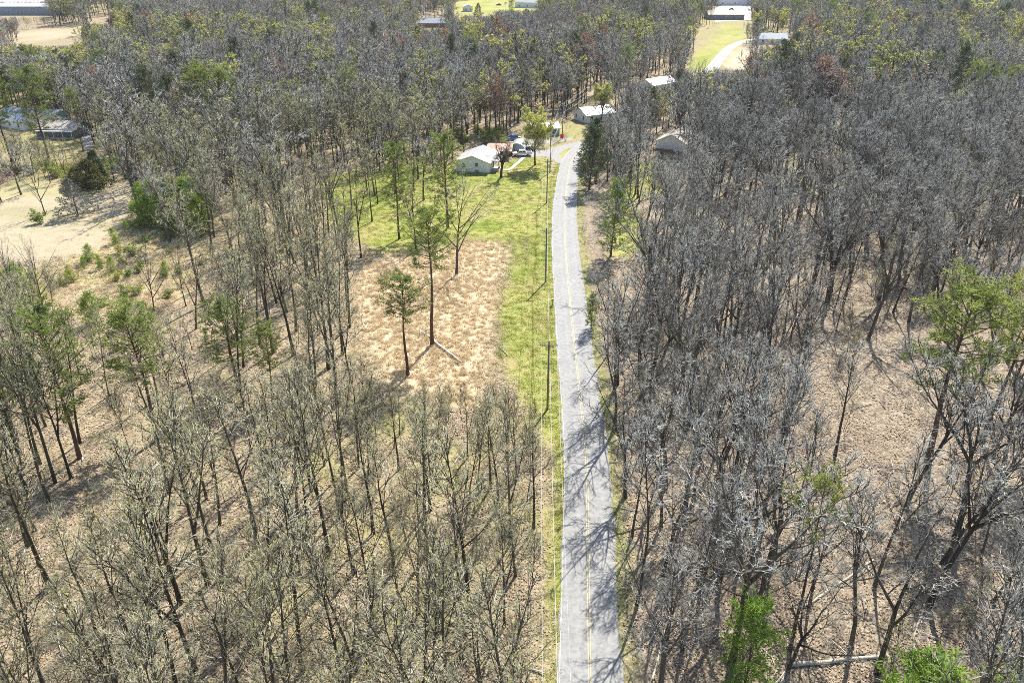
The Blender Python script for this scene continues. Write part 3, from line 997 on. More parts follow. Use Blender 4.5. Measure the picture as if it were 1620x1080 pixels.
# ------------------------------------------------------------------ hand-placed trees: (model, base px, top row, name, label, group, width factor)
rt = random.Random(77)
SPECIAL = [
    ('pine', (632, 379), 228, 'pine_tree', 'round-crowned dark green pine on the lawn beside the broomsedge field', None, 1.15, 0),
    ('pine', (708, 361), 212, 'pine_tree', 'tall full green pine between the white house and the straw field', None, 1.4, 0),
    ('pine', (684, 548), 336, 'pine_tree', 'pine with bare reddish trunk rising from the straw field beside a fallen log', None, 1.4, 2),
    ('pine', (645, 592), 432, 'pine_tree', 'small open-crowned forked pine at the near edge of the straw field', None, 1.5, 2),
    ('open_bare', (722, 437), 285, 'bare_tree', 'lone bare tree with long low limbs in the straw field', None, 1.1, 0),
    ('pruned', (793, 281), 216, 'yard_tree', 'stout forked tree with reddish crown in front of the rusty roof', None, .8, 0),
    ('yellow_crown', (847, 261), 172, 'yard_tree', 'round yellow-green budding tree on the lawn beside the gravel driveway', None, 1.1, 0),
    ('evergreen', (966, 405), 288, 'evergreen_tree', 'broad bright green evergreen hanging over the road edge', None, 1.05, 0),
    ('evergreen_dark', (932, 300), 200, 'evergreen_tree', 'dark evergreen at the bend of the road opposite the driveway', None, 1.15, 0),
    ('cedar', (938, 262), 183, 'cedar_tree', 'dark pointed cedar behind the dark evergreen at the road bend', None, 1.2, 0),
    ('evergreen', (935, 520), 465, 'evergreen_tree', 'low green holly-like bush overhanging the road', None, 1.0, 0),
    ('vase', (985, 213), 138, 'bare_tree', 'large round bare tree behind the metal-roofed house', None, 1.0, 0),
    ('cedar_olive', (1036, 196), 150, 'cedar_tree', 'small olive conical cedar beyond the round bare tree', None, .8, 0),
    ('yellow_crown', (950, 196), 132, 'budding_tree', 'yellow-green budding tree behind the white metal roof', None, 1.2, 0),
    ('pine_dark', (1222, 200), 66, 'pine_tree', 'dark broad-topped pine beside the far curve of the road', None, 1.15, 0),
    ('vase', (1275, 210), 82, 'bare_tree', 'tall vase-shaped bare tree next to the dark broad-topped pine', None, 1.25, 0),
    ('pine', (1468, 728), 436, 'pine_tree', 'tall pine with dense green top among the bare oaks', None, 1.55, 1),
    ('pine', (1552, 700), 410, 'pine_tree', 'narrow pine standing right behind the dense-topped pine among the oaks', None, 1.0, 1),
    ('pine_sparse', (1250, 1030), 775, 'pine_tree', 'thin pine with a single green bough in the oak woods', None, 1.0, 0),
    ('young_pine', (1175, 1092), 948, 'pine_tree', 'young bushy pine at the foot of the oak woods', None, .9, 0),
    ('young_pine', (1400, 1195), 1040, 'pine_tree', 'bright young pine below the pale fallen log', None, 1.3, 1),
    ('young_pine', (1590, 1190), 1035, 'pine_tree', 'bright young pine beside two thick oak trunks', None, 1.1, 2),
    ('pine', (127, 727), 488, 'pine_tree', 'tall leaning pine by the small tan clearing in the scrub woods', None, 1.35, 0),
    ('pine', (250, 700), 500, 'pine_tree', 'broad flat-topped pine in the scrub woods with bare limbs below', None, 1.6, 1),
    ('pine', (378, 622), 478, 'pine_tree', 'light green pine at the scrub edge beside slim bare trunks', None, 1.7, 0),
    ('pine', (432, 640), 520, 'pine_tree', 'pale green pine just behind the light green pine', None, 1.4, 1),
    ('pine', (30, 700), 560, 'pine_tree', 'short pine among budding trees near the tan clearing', None, 1.0, 0),
    ('pine', (15, 800), 640, 'pine_tree', 'thin-crowned pine in the olive woods', None, .9, 1),
    ('pine', (77, 252), 108, 'pine_tree', 'spreading tall pine in front of the tan-roofed house', None, 1.4, 0),
    ('pine', (20, 260), 112, 'pine_tree', 'tall pine in front of the blue-roofed house', None, 1.2, 1),
    ('pine', (132, 240), 140, 'pine_tree', 'slim pine beside the grey driveway', None, .8, 2),
    ('pine_dark', (256, 236), 108, 'pine_tree', 'dark narrow pine at the left end of the pine row in the woods', None, 1.2, 0),
    ('pine_dark', (288, 238), 118, 'pine_tree', 'dark ragged pine second in the pine row in the woods', None, 1.3, 1),
    ('pine', (330, 244), 104, 'pine_tree', 'big round green pine third in the pine row in the woods', None, 1.5, 0),
    ('pine', (358, 240), 106, 'pine_tree', 'big light-tipped pine fourth in the pine row in the woods', None, 1.6, 1),
    ('pine', (385, 236), 132, 'pine_tree', 'lower rounded pine at the right end of the pine row', None, 1.5, 0),
    ('pine', (414, 180), 88, 'pine_tree', 'slender pine standing alone behind the pine row', None, .8, 2),
    ('pine', (620, 168), 98, 'pine_tree', 'pine at the end of the dark pines in the middle woods', None, 1.0, 0),
    ('pine', (655, 172), 96, 'pine_tree', 'wide green pine second among the dark pines of the middle woods', None, 1.2, 1),
    ('pine', (700, 172), 92, 'pine_tree', 'wide green pine third among the dark pines of the middle woods', None, 1.3, 0),
    ('pine_dark', (748, 160), 78, 'pine_tree', 'darkest pine of the middle woods', None, 1.2, 0),
    ('pine_dark', (792, 156), 78, 'pine_tree', 'dark round-topped pine behind the yard with the pickup', None, .9, 1),
    ('pine', (832, 150), 84, 'pine_tree', 'small green pine next to the dark round-topped pine', None, .9, 0),
    ('pine', (1370, 178), 92, 'pine_tree', 'dark green pine alone in the grey far oak woods', None, 1.2, 0),
    ('pine', (1520, 205), 96, 'pine_tree', 'green pine first of the cluster in the far oak woods', None, 1.0, 1),
    ('pine', (1545, 208), 100, 'pine_tree', 'wide green pine in the middle of the far cluster', None, 1.3, 0),
    ('pine', (1578, 208), 104, 'pine_tree', 'dark pine of the far cluster with thin top', None, 1.0, 2),
    ('pine', (1462, 178), 90, 'pine_tree', 'thin pine beside the pale yellow budding tree', None, .7, 2),
    ('pine_dark', (145, 96), 46, 'pine_tree', 'dark pine at the edge of the far tan field', None, .9, 0),
    ('pine_dark', (240, 90), 40, 'pine_tree', 'dark pine in the far woods beyond the pine row', None, 1.1, 1),
    ('pine_dark', (288, 66), 20, 'pine_tree', 'narrow dark pine in the farthest woods', None, .8, 0),
    ('cedar', (156, 293), 236, 'cedar_tree', 'tall dark cedar at the back of the tan lawn', None, 1.5, 0),
    ('cedar_olive', (140, 300), 250, 'cedar_tree', 'olive cedar beside the tall dark cedar on the tan lawn', None, 1.9, 0),
    ('cedar_olive', (124, 296), 262, 'cedar_tree', 'shorter olive cedar behind the grey cedar', None, 1.9, 0),
    ('cedar_grey', (124, 342), 280, 'cedar_tree', 'thin grey half-dead cedar with a dark shadow on the tan lawn', None, 1.25, 0),
    ('open_bare', (72, 340), 255, 'bare_tree', 'bare silvery tree above the green bush on the tan lawn', None, 1.0, 0),
    ('vase', (34, 308), 225, 'bare_tree', 'dark bare tree with low limbs at the back of the tan lawn', None, 1.2, 0),
    ('pink', (2, 318), 266, 'flowering_tree', 'small pink flowering tree at the end of the tan lawn', None, 1.0, 0),
    ('bush', (66, 356), 330, 'bush', 'green bush under the silvery bare tree on the tan lawn', None, 1.2, 0),
    ('open_bare', (68, 490), 378, 'bare_tree', 'bare tree with a long side limb in front of the tan lawn', None, .9, 0),
    ('open_bare', (40, 515), 372, 'bare_tree', 'pale leaning bare tree at the corner of the small tan clearing', None, .7, 0),
    ('open_bare', (244, 494), 385, 'bare_tree', 'bare tree leaning over the scrubby clearing', None, .8, 0),
    ('open_bare', (294, 482), 390, 'bare_tree', 'bare many-branched tree at the back of the scrubby clearing', None, .8, 0),
    ('far_yellow', (1540, 62), 0, 'budding_tree', 'large pale yellow budding tree above the far oak woods', None, 1.2, 0),
    ('far_yellow', (1446, 178), 88, 'budding_tree', 'pale yellow budding tree beside a thin pine in the oak woods', None, .8, 0),
    ('far_yellow', (1605, 84), 25, 'budding_tree', 'yellow-green budding tree at the edge of the far oak woods', None, 1.0, 0),
    ('far_yellow', (1195, 62), 18, 'budding_tree', 'yellow-topped tree beside the far parking lot', None, .8, 0),
    ('far_yellow', (1235, 60), 14, 'budding_tree', 'yellow-topped tree behind the grey-roofed far house', None, .8, 0),
    ('far_yellow', (262, 175), 98, 'budding_tree', 'yellowish budding tree between the pines of the row', None, .7, 0),
    ('far_yellow', (1085, 90), 40, 'budding_tree', 'yellow-green tree beside the far grass strip', None, .9, 0),
    ('far_red', (160, 122), 85, 'budding_tree', 'orange-red budding tree in the woods below the far field', None, .9, 0),
    ('far_red', (212, 120), 88, 'budding_tree', 'small reddish tree in the woods near the dark far pine', None, .8, 0),
    ('far_red', (948, 100), 40, 'budding_tree', 'broad reddish-brown budding tree in the far woods', None, 1.1, 0),
    ('far_red', (985, 92), 44, 'budding_tree', 'reddish-orange budding tree next to the broad reddish one', None, .9, 1),
    ('far_red', (1018, 84), 38, 'budding_tree', 'bright orange-tipped tree nearest the far grass strip', None, .8, 0),
    ('far_red', (1086, 46), 14, 'budding_tree', 'small red-brown tree by the far parking lot', None, .8, 1),
    ('far_red', (925, 112), 56, 'budding_tree', 'dull red-brown tree beside the broad reddish one', None, .9, 1),
    ('evergreen', (808, 22), -6, 'evergreen_tree', 'bright green round evergreen between the far white houses', None, 1.0, 0),
    ('cedar', (756, 26), 4, 'cedar_tree', 'dark cedar on the far lawn beside the small white building', None, 1.2, 1),
    ('cedar', (1212, 24), -4, 'cedar_tree', 'dark cedar behind the yellow-topped tree at the far lot', None, 1.3, 0),
]
special_xy = []
for key, (bx, by), topy, nm, lab, grp, wide, idx in SPECIAL:
    x, y = G(bx, by)
    h = hgt(x, y, topy)
    h = max(1.5, min(h, 30))
    place(key, x, y, h, nm, lab, 'bush' if nm == 'bush' else 'tree', grp, wide=wide, idx=idx, rnd=rt)
    special_xy.append((x, y, 1.6 if y < 200 else 3.0))

# clump of bright young pines beside the tan lawn, and seedlings in the scrub
for (bx, by, ty) in [(226, 348, 290), (246, 352, 284), (268, 350, 282), (290, 352, 282), (310, 356, 288), (238, 360, 312), (262, 364, 308),
                     (288, 366, 306), (318, 368, 302), (222, 362, 320), (304, 348, 278), (330, 360, 300)]:
    x, y = G(bx, by); h = max(2, hgt(x, y, ty))
    place('young_pine', x, y, h, 'young_pine', 'bright green young pine in the dense clump beside the tan lawn', 'tree', 'clump of young pines', wide=1.15, rnd=rt)
    special_xy.append((x, y, 1))
for (bx, by, ty) in [(143, 414, 386), (160, 424, 402), (188, 398, 372), (182, 385, 360), (200, 372, 350), (132, 424, 406), (150, 510, 462),
                     (138, 512, 470), (262, 436, 412), (204, 512, 474), (224, 505, 478), (110, 440, 420), (176, 430, 405), (40, 478, 420), (22, 480, 424), (60, 470, 430)]:
    x, y = G(bx, by); h = max(1.2, hgt(x, y, ty))
    place('young_pine', x, y, h, 'young_pine', 'small green pine seedling in the scrubby clearing', 'tree', 'pine seedlings in the scrub', wide=1.0, rnd=rt)
    special_xy.append((x, y, 1))
bl = 'rounded green shrub in the scrubby clearing beside the tan lawn'
for k in range(34):
    while True:
        bx, by = rt.uniform(60, 330), rt.uniform(345, 505)
        x, y = G(bx, by)
        if inpoly(A_SCRUB, [x], [y])[0]: break
    place('bush', x, y, rt.uniform(1.2, 3.2), 'bush', bl, 'bush', 'shrubs in the scrubby clearing', wide=rt.uniform(.9, 1.4), rnd=rt)
for k in range(26):
    x, y = G(rt.uniform(668, 800), rt.uniform(214, 236))
    place('bush', x, y + 6, rt.uniform(2, 4), 'bush', 'yellow-green leafing shrub at the wood edge behind the rusty roof', 'bush', 'shrubs behind the rusty roof', wide=1.1, rnd=rt)

for k in range(30):
    x, y = G(rt.uniform(-5, 235), rt.uniform(262, 284))
    place('bush', x, y, rt.uniform(2.0, 4.5), 'bush', 'olive shrub in the belt along the back of the tan lawn', 'bush', 'shrub belt behind the tan lawn', wide=rt.uniform(1.0, 1.5), rnd=rt)

# ------------------------------------------------------------------ woodland scatter
# photo windows that stay open: nothing standing in front may reach above their lower edge
OPEN = [(742, 222, 852, 284), (800, 285, 872, 385), (740, 292, 800, 385), (600, 400, 720, 590), (720, 385, 868, 600),
        (812, 214, 880, 248), (866, 232, 905, 400), (880, 228, 912, 250), (1030, 216, 1066, 246), (922, 168, 950, 184),
        (1026, 120, 1046, 129), (1098, 46, 1176, 108), (1130, 2, 1184, 34), (0, 292, 214, 400), (100, 400, 290, 480),
        (50, 194, 116, 214), (126, 194, 146, 234), (4, 178, 52, 198), (30, 48, 136, 72), (0, 2, 78, 26), (720, 3, 780, 24), (780, 3, 850, 15),
        (1205, 54, 1245, 68), (664, 30, 700, 42), (150, 26, 178, 36)]
SEE = [(1405, 425, 1580, 560), (1140, 945, 1245, 1080), (35, 490, 130, 610), (165, 500, 270, 590), (320, 480, 450, 570), (1300, 1040, 1620, 1080),
       (60, 600, 150, 730), (915, 285, 1005, 400), (210, 280, 330, 365), (1440, 560, 1500, 720)]


def limit_h(x, y, h, w):
    px, py, z = P(x, y)
    hw = w * FPX / z
    lim = h
    for (x0, y0, x1, y1) in OPEN:
        if py > y1 and px + hw > x0 and px - hw < x1:
            hh = hgt(x, y, y1)
            if hh < lim: lim = hh
        elif y0 < py <= y1 and x0 < px < x1:
            return 0
    return lim


def roadx(y):
    return float(np.interp(y, ROAD_A[:, 1], ROAD_A[:, 0]))


rs = random.Random(11)
cand = []


def scatter(y0, y1, step):
    y = y0
    while y < y1:
        wmax = (y * CP + CAM_H * SP) * (810 / FPX) + 14
        st = step * (1 if y < 150 else 1.1 if y < 250 else 1.15 if y < 380 else 1.3)
        x = -wmax
        while x < wmax:
            cand.append((x + rs.uniform(-.5, .5) * st, y + rs.uniform(-.5, .5) * st))
            x += st
        y += st


scatter(27, 1150, 4.2)
cx = np.array([c[0] for c in cand]); cy = np.array([c[1] for c in cand])
cd_, cs_ = road_dist(cx, cy)
clear = np.zeros(len(cand), bool)
for pl in CLEAR:
    clear |= inpoly(pl, cx, cy)
lawn_l = poly([(480, 270), (690, 262), (680, 330), (640, 410), (560, 440), (480, 380)])
clear &= ~(inpoly(lawn_l, cx, cy) & (np.random.default_rng(9).random(len(cand)) < .45))
scrub = inpoly(A_SCRUB, cx, cy)
clear |= scrub & (np.random.default_rng(8).random(len(cand)) > .12)
clear |= (cd_ < np.where(cs_ > 0, 5.2, 4.0))
clear |= (cs_ > 0) & (cd_ < 11) & (cy > 95) & (cy < 250)
cz = Z(cx, cy)
sp = np.array(special_xy)
near_t, right_t, sap_t, stuff_t = [], [], [], []
for i in range(len(cand)):
    if clear[i]: continue
    x, y = cx[i], cy[i]
    if ((sp[:, 0] - x) ** 2 + (sp[:, 1] - y) ** 2 < sp[:, 2] ** 2).any(): continue
    px, py, z = P(x, y)
    right = x > roadx(y)
    h = rs.gauss(20, 3.2)
    if y > 330: h = rs.gauss(17.5, 3.6)
    kind = ('upright' if rs.random() < .55 else 'spreading') if right else 'slender'
    if y < 170:
        if rs.random() < .24:
            kind = 'sapling'; h = rs.uniform(5, 12)
    dens = 1.0
    if not right: dens = 1.6 if y < 120 else 1.0
    if right: dens = .62 if y < 75 else .72 if y < 120 else .8
    if y > 260: dens = .85
    if 225 < y < 380 and x < 30: dens = 1.2
    if right or y > 120: dens *= min(1.15, max(.25, .85 + .55 * (math.sin(x * .061 + 1.7 * math.sin(y * .023)) * math.cos(y * .053 + 1.1 * math.sin(x * .031)))))
    if 95 <= y < 160 and not right and -45 < x: dens = .8
    if right and cd_[i] < 10 and y < 205: dens = 1.4
    if rs.random() > dens: continue
    w = h * (.2 if kind == 'spreading' else .14)
    tx, ty, _ = P(x, y, h)
    hw = .8 * w * FPX / z
    if not right and tx + hw > 882 + max(0, py - 950) * .0 and 400 < py and x > 0 and rs.random() < .7: continue
    if any(tx + hw > a and tx - hw < c and ty < d and py > d - 8 for (a, b, c, d) in ((918, 285, 1000, 395), (905, 190, 970, 300))) and rs.random() < .95: continue
    if any(tx + hw > a and tx - hw < c and ty < d and py > d - 8 for (a, b, c, d) in SEE) and rs.random() < .72: continue
    hl = limit_h(x, y, h, w)
    if hl < h:
        if hl < 3.0: continue
        h = hl * rs.uniform(.85, 1.0)
        if h < 8: kind = 'sapling'
    vis = (px > -60 and px < 1680 and P(x, y, h)[1] < 1090)
    if not vis: continue
    rec = (x, y, cz[i], h, kind, z)
    if y < 165 and kind == 'slender': near_t.append(rec)
    elif y < 165 and kind in ('spreading', 'upright'): right_t.append(rec)
    elif y < 165 and kind == 'sapling': sap_t.append(rec)
    else: stuff_t.append(rec)


def split(lst, n):
    lst.sort(key=lambda r: -r[3] / r[5])
    return lst[:n], lst[n:]


near_t, rest = split(near_t, 300); stuff_t += rest
right_t, rest = split(right_t, 300); stuff_t += rest
sap_t, rest = split(sap_t, 150); stuff_t += rest

FORKED = {}


def size_word(h, lo, hi):
    return 'short' if h < lo else 'tall' if h > hi else 'middling'


def where_left(x, y):
    d = float(road_dist([x], [y])[0][0])
    if d < 9: return 'at the edge of the road below the power wires'
    fx, fy = A_FIELD.mean(0)
    if y > 100 and abs(x - fx) < 26: return 'bordering the straw field'
    if y > 118: return 'between the tan lawn and the straw field'
    if y > 88: return 'in the woods below the scrubby clearing'
    if x > -20: return 'in the grassy woods between straw field and power wires'
    return 'deep in the olive woods'


def where_right(x, y):
    d = float(road_dist([x], [y])[0][0])
    if d < 9: return 'overhanging the road edge opposite the power poles'
    if y < 62: return 'near the thick pale log in the oak woods'
    sx, sy = G(1468, 728)
    if math.hypot(x - sx, y - sy) < 14: return 'around the dense-topped pine in the oak woods'
    if y > 125: return 'in the dense oak woods behind the dense-topped pine'
    if x < 30: return 'in the oak woods a few steps from the road'
    return 'deep in the leaf-strewn oak woods'


for (x, y, z, h, kind, d) in near_t:
    i = rs.randrange(len(PR['slender']))
    wd = rs.uniform(.85, 1.2)
    form = ('slim', 'wide-limbed', 'narrow')[i % 3]
    bud = 'green-budding' if i % 2 else 'sparsely budding'
    w_ = where_left(x, y)
    place('slender', x, y, h, 'slender_tree', '%s %s %s tree %s' % (size_word(h, 18.5, 21.5), form, bud, w_), 'tree',
          'slender trees ' + w_, wide=wd, rnd=rs, tilt=.03, idx=i)
for (x, y, z, h, kind, d) in right_t:
    i = rs.randrange(len(PR[kind]))
    form = (('rounded', 'wide-spreading', 'fan-shaped') if kind == 'spreading' else ('straight-trunked', 'thick-trunked', 'pole-thin'))[i % 3]
    w_ = where_right(x, y)
    place(kind, x, y, h, kind + '_tree', '%s %s bare grey tree %s' % (size_word(h, 18.5, 21.5), form, w_), 'tree',
          'grey trees ' + w_, wide=rs.uniform(.9, 1.25), rnd=rs, tilt=.05, idx=i)
for (x, y, z, h, kind, d) in sap_t:
    rgt = x > roadx(y)
    w_ = where_right(x, y) if rgt else where_left(x, y)
    place('sapling', x, y, h, 'sapling', '%s thin sapling %s' % ('low' if h < 7 else 'lanky' if h < 9.5 else 'tall', w_), 'tree',
          'saplings ' + w_, wide=rs.uniform(.8, 1.2), rnd=rs, tilt=.06)


# ------------------------------------------------------------------ far woodland etc. as instanced "stuff"
def instancer(name, keys, pts, label, cat, source=None):
    """pts: (x,y,z,rotz,scale_xy,scale_z,index)"""
    col = bpy.data.collections.new(name + '_models')
    if source is None:
        k = 0
        for key in keys:
            for pr in PR[key]:
                o = bpy.data.objects.new('%s_m%03d' % (name, k), pr.joined())
                col.objects.link(o); k += 1
    else:
        for k, (m) in enumerate(source):
            o = bpy.data.objects.new('%s_m%03d' % (name, k), m)
            col.objects.link(o)
    n = len(pts)
    a = np.array(pts, dtype=np.float64)
    me = bpy.data.meshes.new(name)
    me.from_pydata(a[:, :3].tolist(), [], [])
    r = me.attributes.new('rot', 'FLOAT_VECTOR', 'POINT')
    rot = np.zeros((n, 3), np.float32); rot[:, 2] = a[:, 3]
    rg = np.random.default_rng(1); rot[:, :2] = rg.normal(0, .035, (n, 2))
    r.data.foreach_set('vector', rot.ravel())
    s = me.attributes.new('scl', 'FLOAT_VECTOR', 'POINT')
    s.data.foreach_set('vector', np.stack([a[:, 4], a[:, 4], a[:, 5]], 1).astype(np.float32).ravel())
    q = me.attributes.new('idx', 'INT', 'POINT')
    q.data.foreach_set('value', a[:, 6].astype(np.int32))
    o = bpy.data.objects.new(name, me)
    COL.objects.link(o)
    ng = bpy.data.node_groups.new(name, 'GeometryNodeTree')
    ng.interface.new_socket('Geometry', in_out='INPUT', socket_type='NodeSocketGeometry')
    ng.interface.new_socket('Geometry', in_out='OUTPUT', socket_type='NodeSocketGeometry')
    gi = ng.nodes.new('NodeGroupInput'); go = ng.nodes.new('NodeGroupOutput')
    iop = ng.nodes.new('GeometryNodeInstanceOnPoints')
    ci = ng.nodes.new('GeometryNodeCollectionInfo')
    ci.inputs['Collection'].default_value = col
    ci.inputs['Separate Children'].default_value = True
    ci.inputs['Reset Children'].default_value = True

    def na(nm, ty):
        x = ng.nodes.new('GeometryNodeInputNamedAttribute')
        x.data_type = ty; x.inputs['Name'].default_value = nm
        return [k for k in x.outputs if k.enabled][0]
    e2r = ng.nodes.new('FunctionNodeEulerToRotation')
    L = ng.links.new
    L(gi.outputs[0], iop.inputs['Points'])
    L(ci.outputs[0], iop.inputs['Instance'])
    iop.inputs['Pick Instance'].default_value = True
    L(na('idx', 'INT'), iop.inputs['Instance Index'])
    L(na('rot', 'FLOAT_VECTOR'), e2r.inputs[0]); L(e2r.outputs[0], iop.inputs['Rotation'])
    L(na('scl', 'FLOAT_VECTOR'), iop.inputs['Scale'])
    L(iop.outputs[0], go.inputs[0])
    md = o.modifiers.new('scatter', 'NODES'); md.node_group = ng
    return tag(o, label, cat, kind='stuff')


WK = ['slender', 'spreading', 'upright', 'mid_upright', 'sapling', 'mid_slender', 'mid_spreading', 'far_mauve', 'far_bud', 'far_red', 'pine', 'pine_dark', 'cedar']
base = {}; n = 0; HH = []
for k in WK:
    base[k] = n; n += len(PR[k]); HH += [p.H for p in PR[k]]
pts_l, pts_r, pts_f = [], [], []
for (x, y, z, h, kind, d) in stuff_t:
    if kind == 'sapling':
        key = 'sapling' if y < 230 else 'mid_slender' if x < roadx(y) else 'mid_spreading'
    elif y < 250:
        key = 'mid_' + kind
        if kind == 'slender' and rs.random() < .45: key = 'far_mauve' if y > 190 else rs.choice(('mid_spreading', 'mid_upright'))
    else:
        u = rs.random()
        patch = math.sin(x * .013 + 1) * math.sin(y * .011 + .5)
        key = 'far_mauve'
        if u < .16: key = rs.choice(('mid_spreading', 'mid_upright'))
        elif u < .16 + .05 + max(patch, 0) * .16: key = 'far_bud'
        elif u > .985 and y < 700: key = 'far_red'
        elif u > .96: key = 'pine_dark'
        elif u > .945 or (u > .9 and y > 560): key = 'pine'
    i = base[key] + rs.randrange(len(PR[key]))
    k = h / HH[i]
    rec = (x, y, z, rs.uniform(0, 6.28), k * rs.uniform(.9, 1.25), k, i)
    (pts_f if y > 260 else pts_r if x > roadx(y) else pts_l).append(rec)
instancer('woodland', WK, pts_l, 'bare brown and olive woods behind the straw field and the tan lawn', 'woods')
instancer('woodland', WK, pts_r, 'silvery bare oak woods stretching back across the road from the poles', 'woods')
instancer('woodland', WK, pts_f, 'hazy grey far woodland reaching to the edge of town', 'woods')

# undergrowth, litter and grass
def fallen_limb(seed):
    rnd = random.Random(seed); mb = MB()
    L = rnd.uniform(3, 6)
    p, d = grow(rnd, Vector((-L / 2, 0, .12)), Vector((1, .1, 0)), L, 5, .10, 0)
    for q in p: q.z = .12 + abs(rnd.gauss(0, .06))
    mb.tube(p, [.075, .07, .06, .05, .035, .02], 5)
    for k in range(7):
        q, dd = at_t(p, d, rnd.uniform(.3, .95))
        mb.spike(q, q + Vector((rnd.uniform(.2, .8), rnd.gauss(0, .7), rnd.uniform(0, .5))), .03)
    return mb


srcf = [fallen_limb(950 + i).mesh('limb', ['log_pale' if i % 2 else 'bark_grey']) for i in range(4)]
srcb = [brush(900 + i).mesh('brush', ['twig_olive']) for i in range(3)] + [brush(910 + i).mesh('brush', ['twig_silver']) for i in range(2)]
pl_ = []
for k in range(5200):
    y = 28 + 330 * rs.random() ** 1.3
    wmax = (y * CP + CAM_H * SP) * (810 / FPX) + 6
    x = rs.uniform(-wmax, wmax)
    pl_.append((x, y))
bxs = np.array(pl_)
bd, bs = road_dist(bxs[:, 0], bxs[:, 1])
bad = bd < 4.2
for pa in (A_LAWN, A_FIELD, A_VERGE, A_TAN, A_TAN2, A_YARD_R, A_ISLAND, A_GRAVEL, A_YARD_L):
    bad |= inpoly(pa, bxs[:, 0], bxs[:, 1])
bz = Z(bxs[:, 0], bxs[:, 1])
pp = []
for i in range(len(pl_)):
    x, y = pl_[i]
    if bad[i]: continue
    if x > roadx(y) and rs.random() < .55: continue
    s = rs.uniform(.4, 1.1)
    pp.append((x, y, bz[i], rs.uniform(0, 6.28), s, s * rs.uniform(.7, 1.3), rs.randrange(3) if x < roadx(y) else 3 + rs.randrange(2)))
for i in range(0, len(pl_), 5):
    x, y = pl_[i]
    if not bad[i] and y < 230:
        k = rs.uniform(.6, 1.3)
        pp.append((x + 1, y + 1, bz[i], rs.uniform(0, 6.28), k, k, 5 + rs.randrange(4)))
instancer('undergrowth', None, pp, 'thin bare brush and fallen limbs covering the woodland floor', 'undergrowth', srcb + srcf)


def grass_tuft(seed, H, n, r, w):
    rnd = random.Random(seed); mb = MB()
    for i in range(n):
        a = rnd.uniform(0, 6.28); q = r * rnd.random()
        b = Vector((math.cos(a) * q, math.sin(a) * q, -.02))
        d = Vector((rnd.gauss(0, .45), rnd.gauss(0, .45), 1)).normalized()
        s = perp(d, rnd.uniform(0, 6.28)) * w
        m = b + d * H * .6
        e = m + (d + Vector((rnd.gauss(0, .6), rnd.gauss(0, .6), -.4))).normalized() * H * .45
        mb.quad(b - s, b + s, m + s * .8, m - s * .8)
        mb.tri(m - s * .8, m + s * .8, e)
    return mb


def area_scatter(areas, n, seed):
    rg = random.Random(seed); out = []
    for pa, share in areas:
        x0, y0 = pa.min(0); x1, y1 = pa.max(0)
        xx = np.array([rg.uniform(x0, x1) for _ in range(int(n * share) * 3)])
        yy = np.array([rg.uniform(y0, y1) for _ in range(int(n * share) * 3)])
        q = np.array([[rg.gauss(0, 2.2), rg.gauss(0, 3.0)] for _ in xx])
        ok = inpoly(pa, xx + q[:, 0], yy + q[:, 1]) & (road_dist(xx, yy)[0] > 3.4)
        xx, yy = xx[ok][:int(n * share)], yy[ok][:int(n * share)]
        zz = Z(xx, yy)
        out += list(zip(xx, yy, zz))
    return out


src = [grass_tuft(920 + i, .55, 24, .45, .026).mesh('tuft', ['straw']) for i in range(4)]
pp = [(x, y, z, rs.uniform(0, 6.28), rs.uniform(.7, 1.5), rs.uniform(.5, 1.25), rs.randrange(4))
      for x, y, z in area_scatter([(A_FIELD, .68), (A_SCRUB, .32)], 5200, 5)]
instancer('dry_grass', None, pp, 'dry straw-coloured broomsedge standing in the rough field', 'grass', src)
src = [grass_tuft(930 + i, .13, 30, .7, .03).mesh('tuft', ['grass_blade']) for i in range(3)]
pp = [(x, y, z, rs.uniform(0, 6.28), rs.uniform(.7, 1.4), rs.uniform(.6, 1.4), rs.randrange(3))
      for x, y, z in area_scatter([(A_VERGE, .2), (A_LAWN, .8)], 9000, 6)]
for i in range(0, len(ROAD) - 1):      # fringe along the road edge
    a, b = ROAD[i], ROAD[i + 1]
    if a.y > 230: break
    for k in range(26):
        p = a.lerp(b, rs.random()); t = (b - a).normalized()
        sd = rs.choice((-1, 1, -1)); o = 3.0 + rs.random() ** 1.5 * 1.7
        pp.append((p.x + t.y * o * sd, p.y - t.x * o * sd, 0, rs.uniform(0, 6.28), rs.uniform(.5, 1.2), rs.uniform(.5, 1.3), rs.randrange(3)))
instancer('green_grass', None, pp, 'short green grass of the lawn and the road verge', 'grass', src)


def leaf_patch(seed):
    rnd = random.Random(seed); mb = MB()
    for i in range(70):
        c = Vector((rnd.uniform(-1.6, 1.6), rnd.uniform(-1.6, 1.6), rnd.uniform(.02, .09)))
        a = Vector((rnd.gauss(0, 1), rnd.gauss(0, 1), rnd.gauss(0, .35))).normalized() * rnd.uniform(.08, .17)
        b = Vector((-a.y, a.x, rnd.gauss(0, .04))) * .6
        mb.quad(c - a, c + b, c + a, c - b)
    return mb


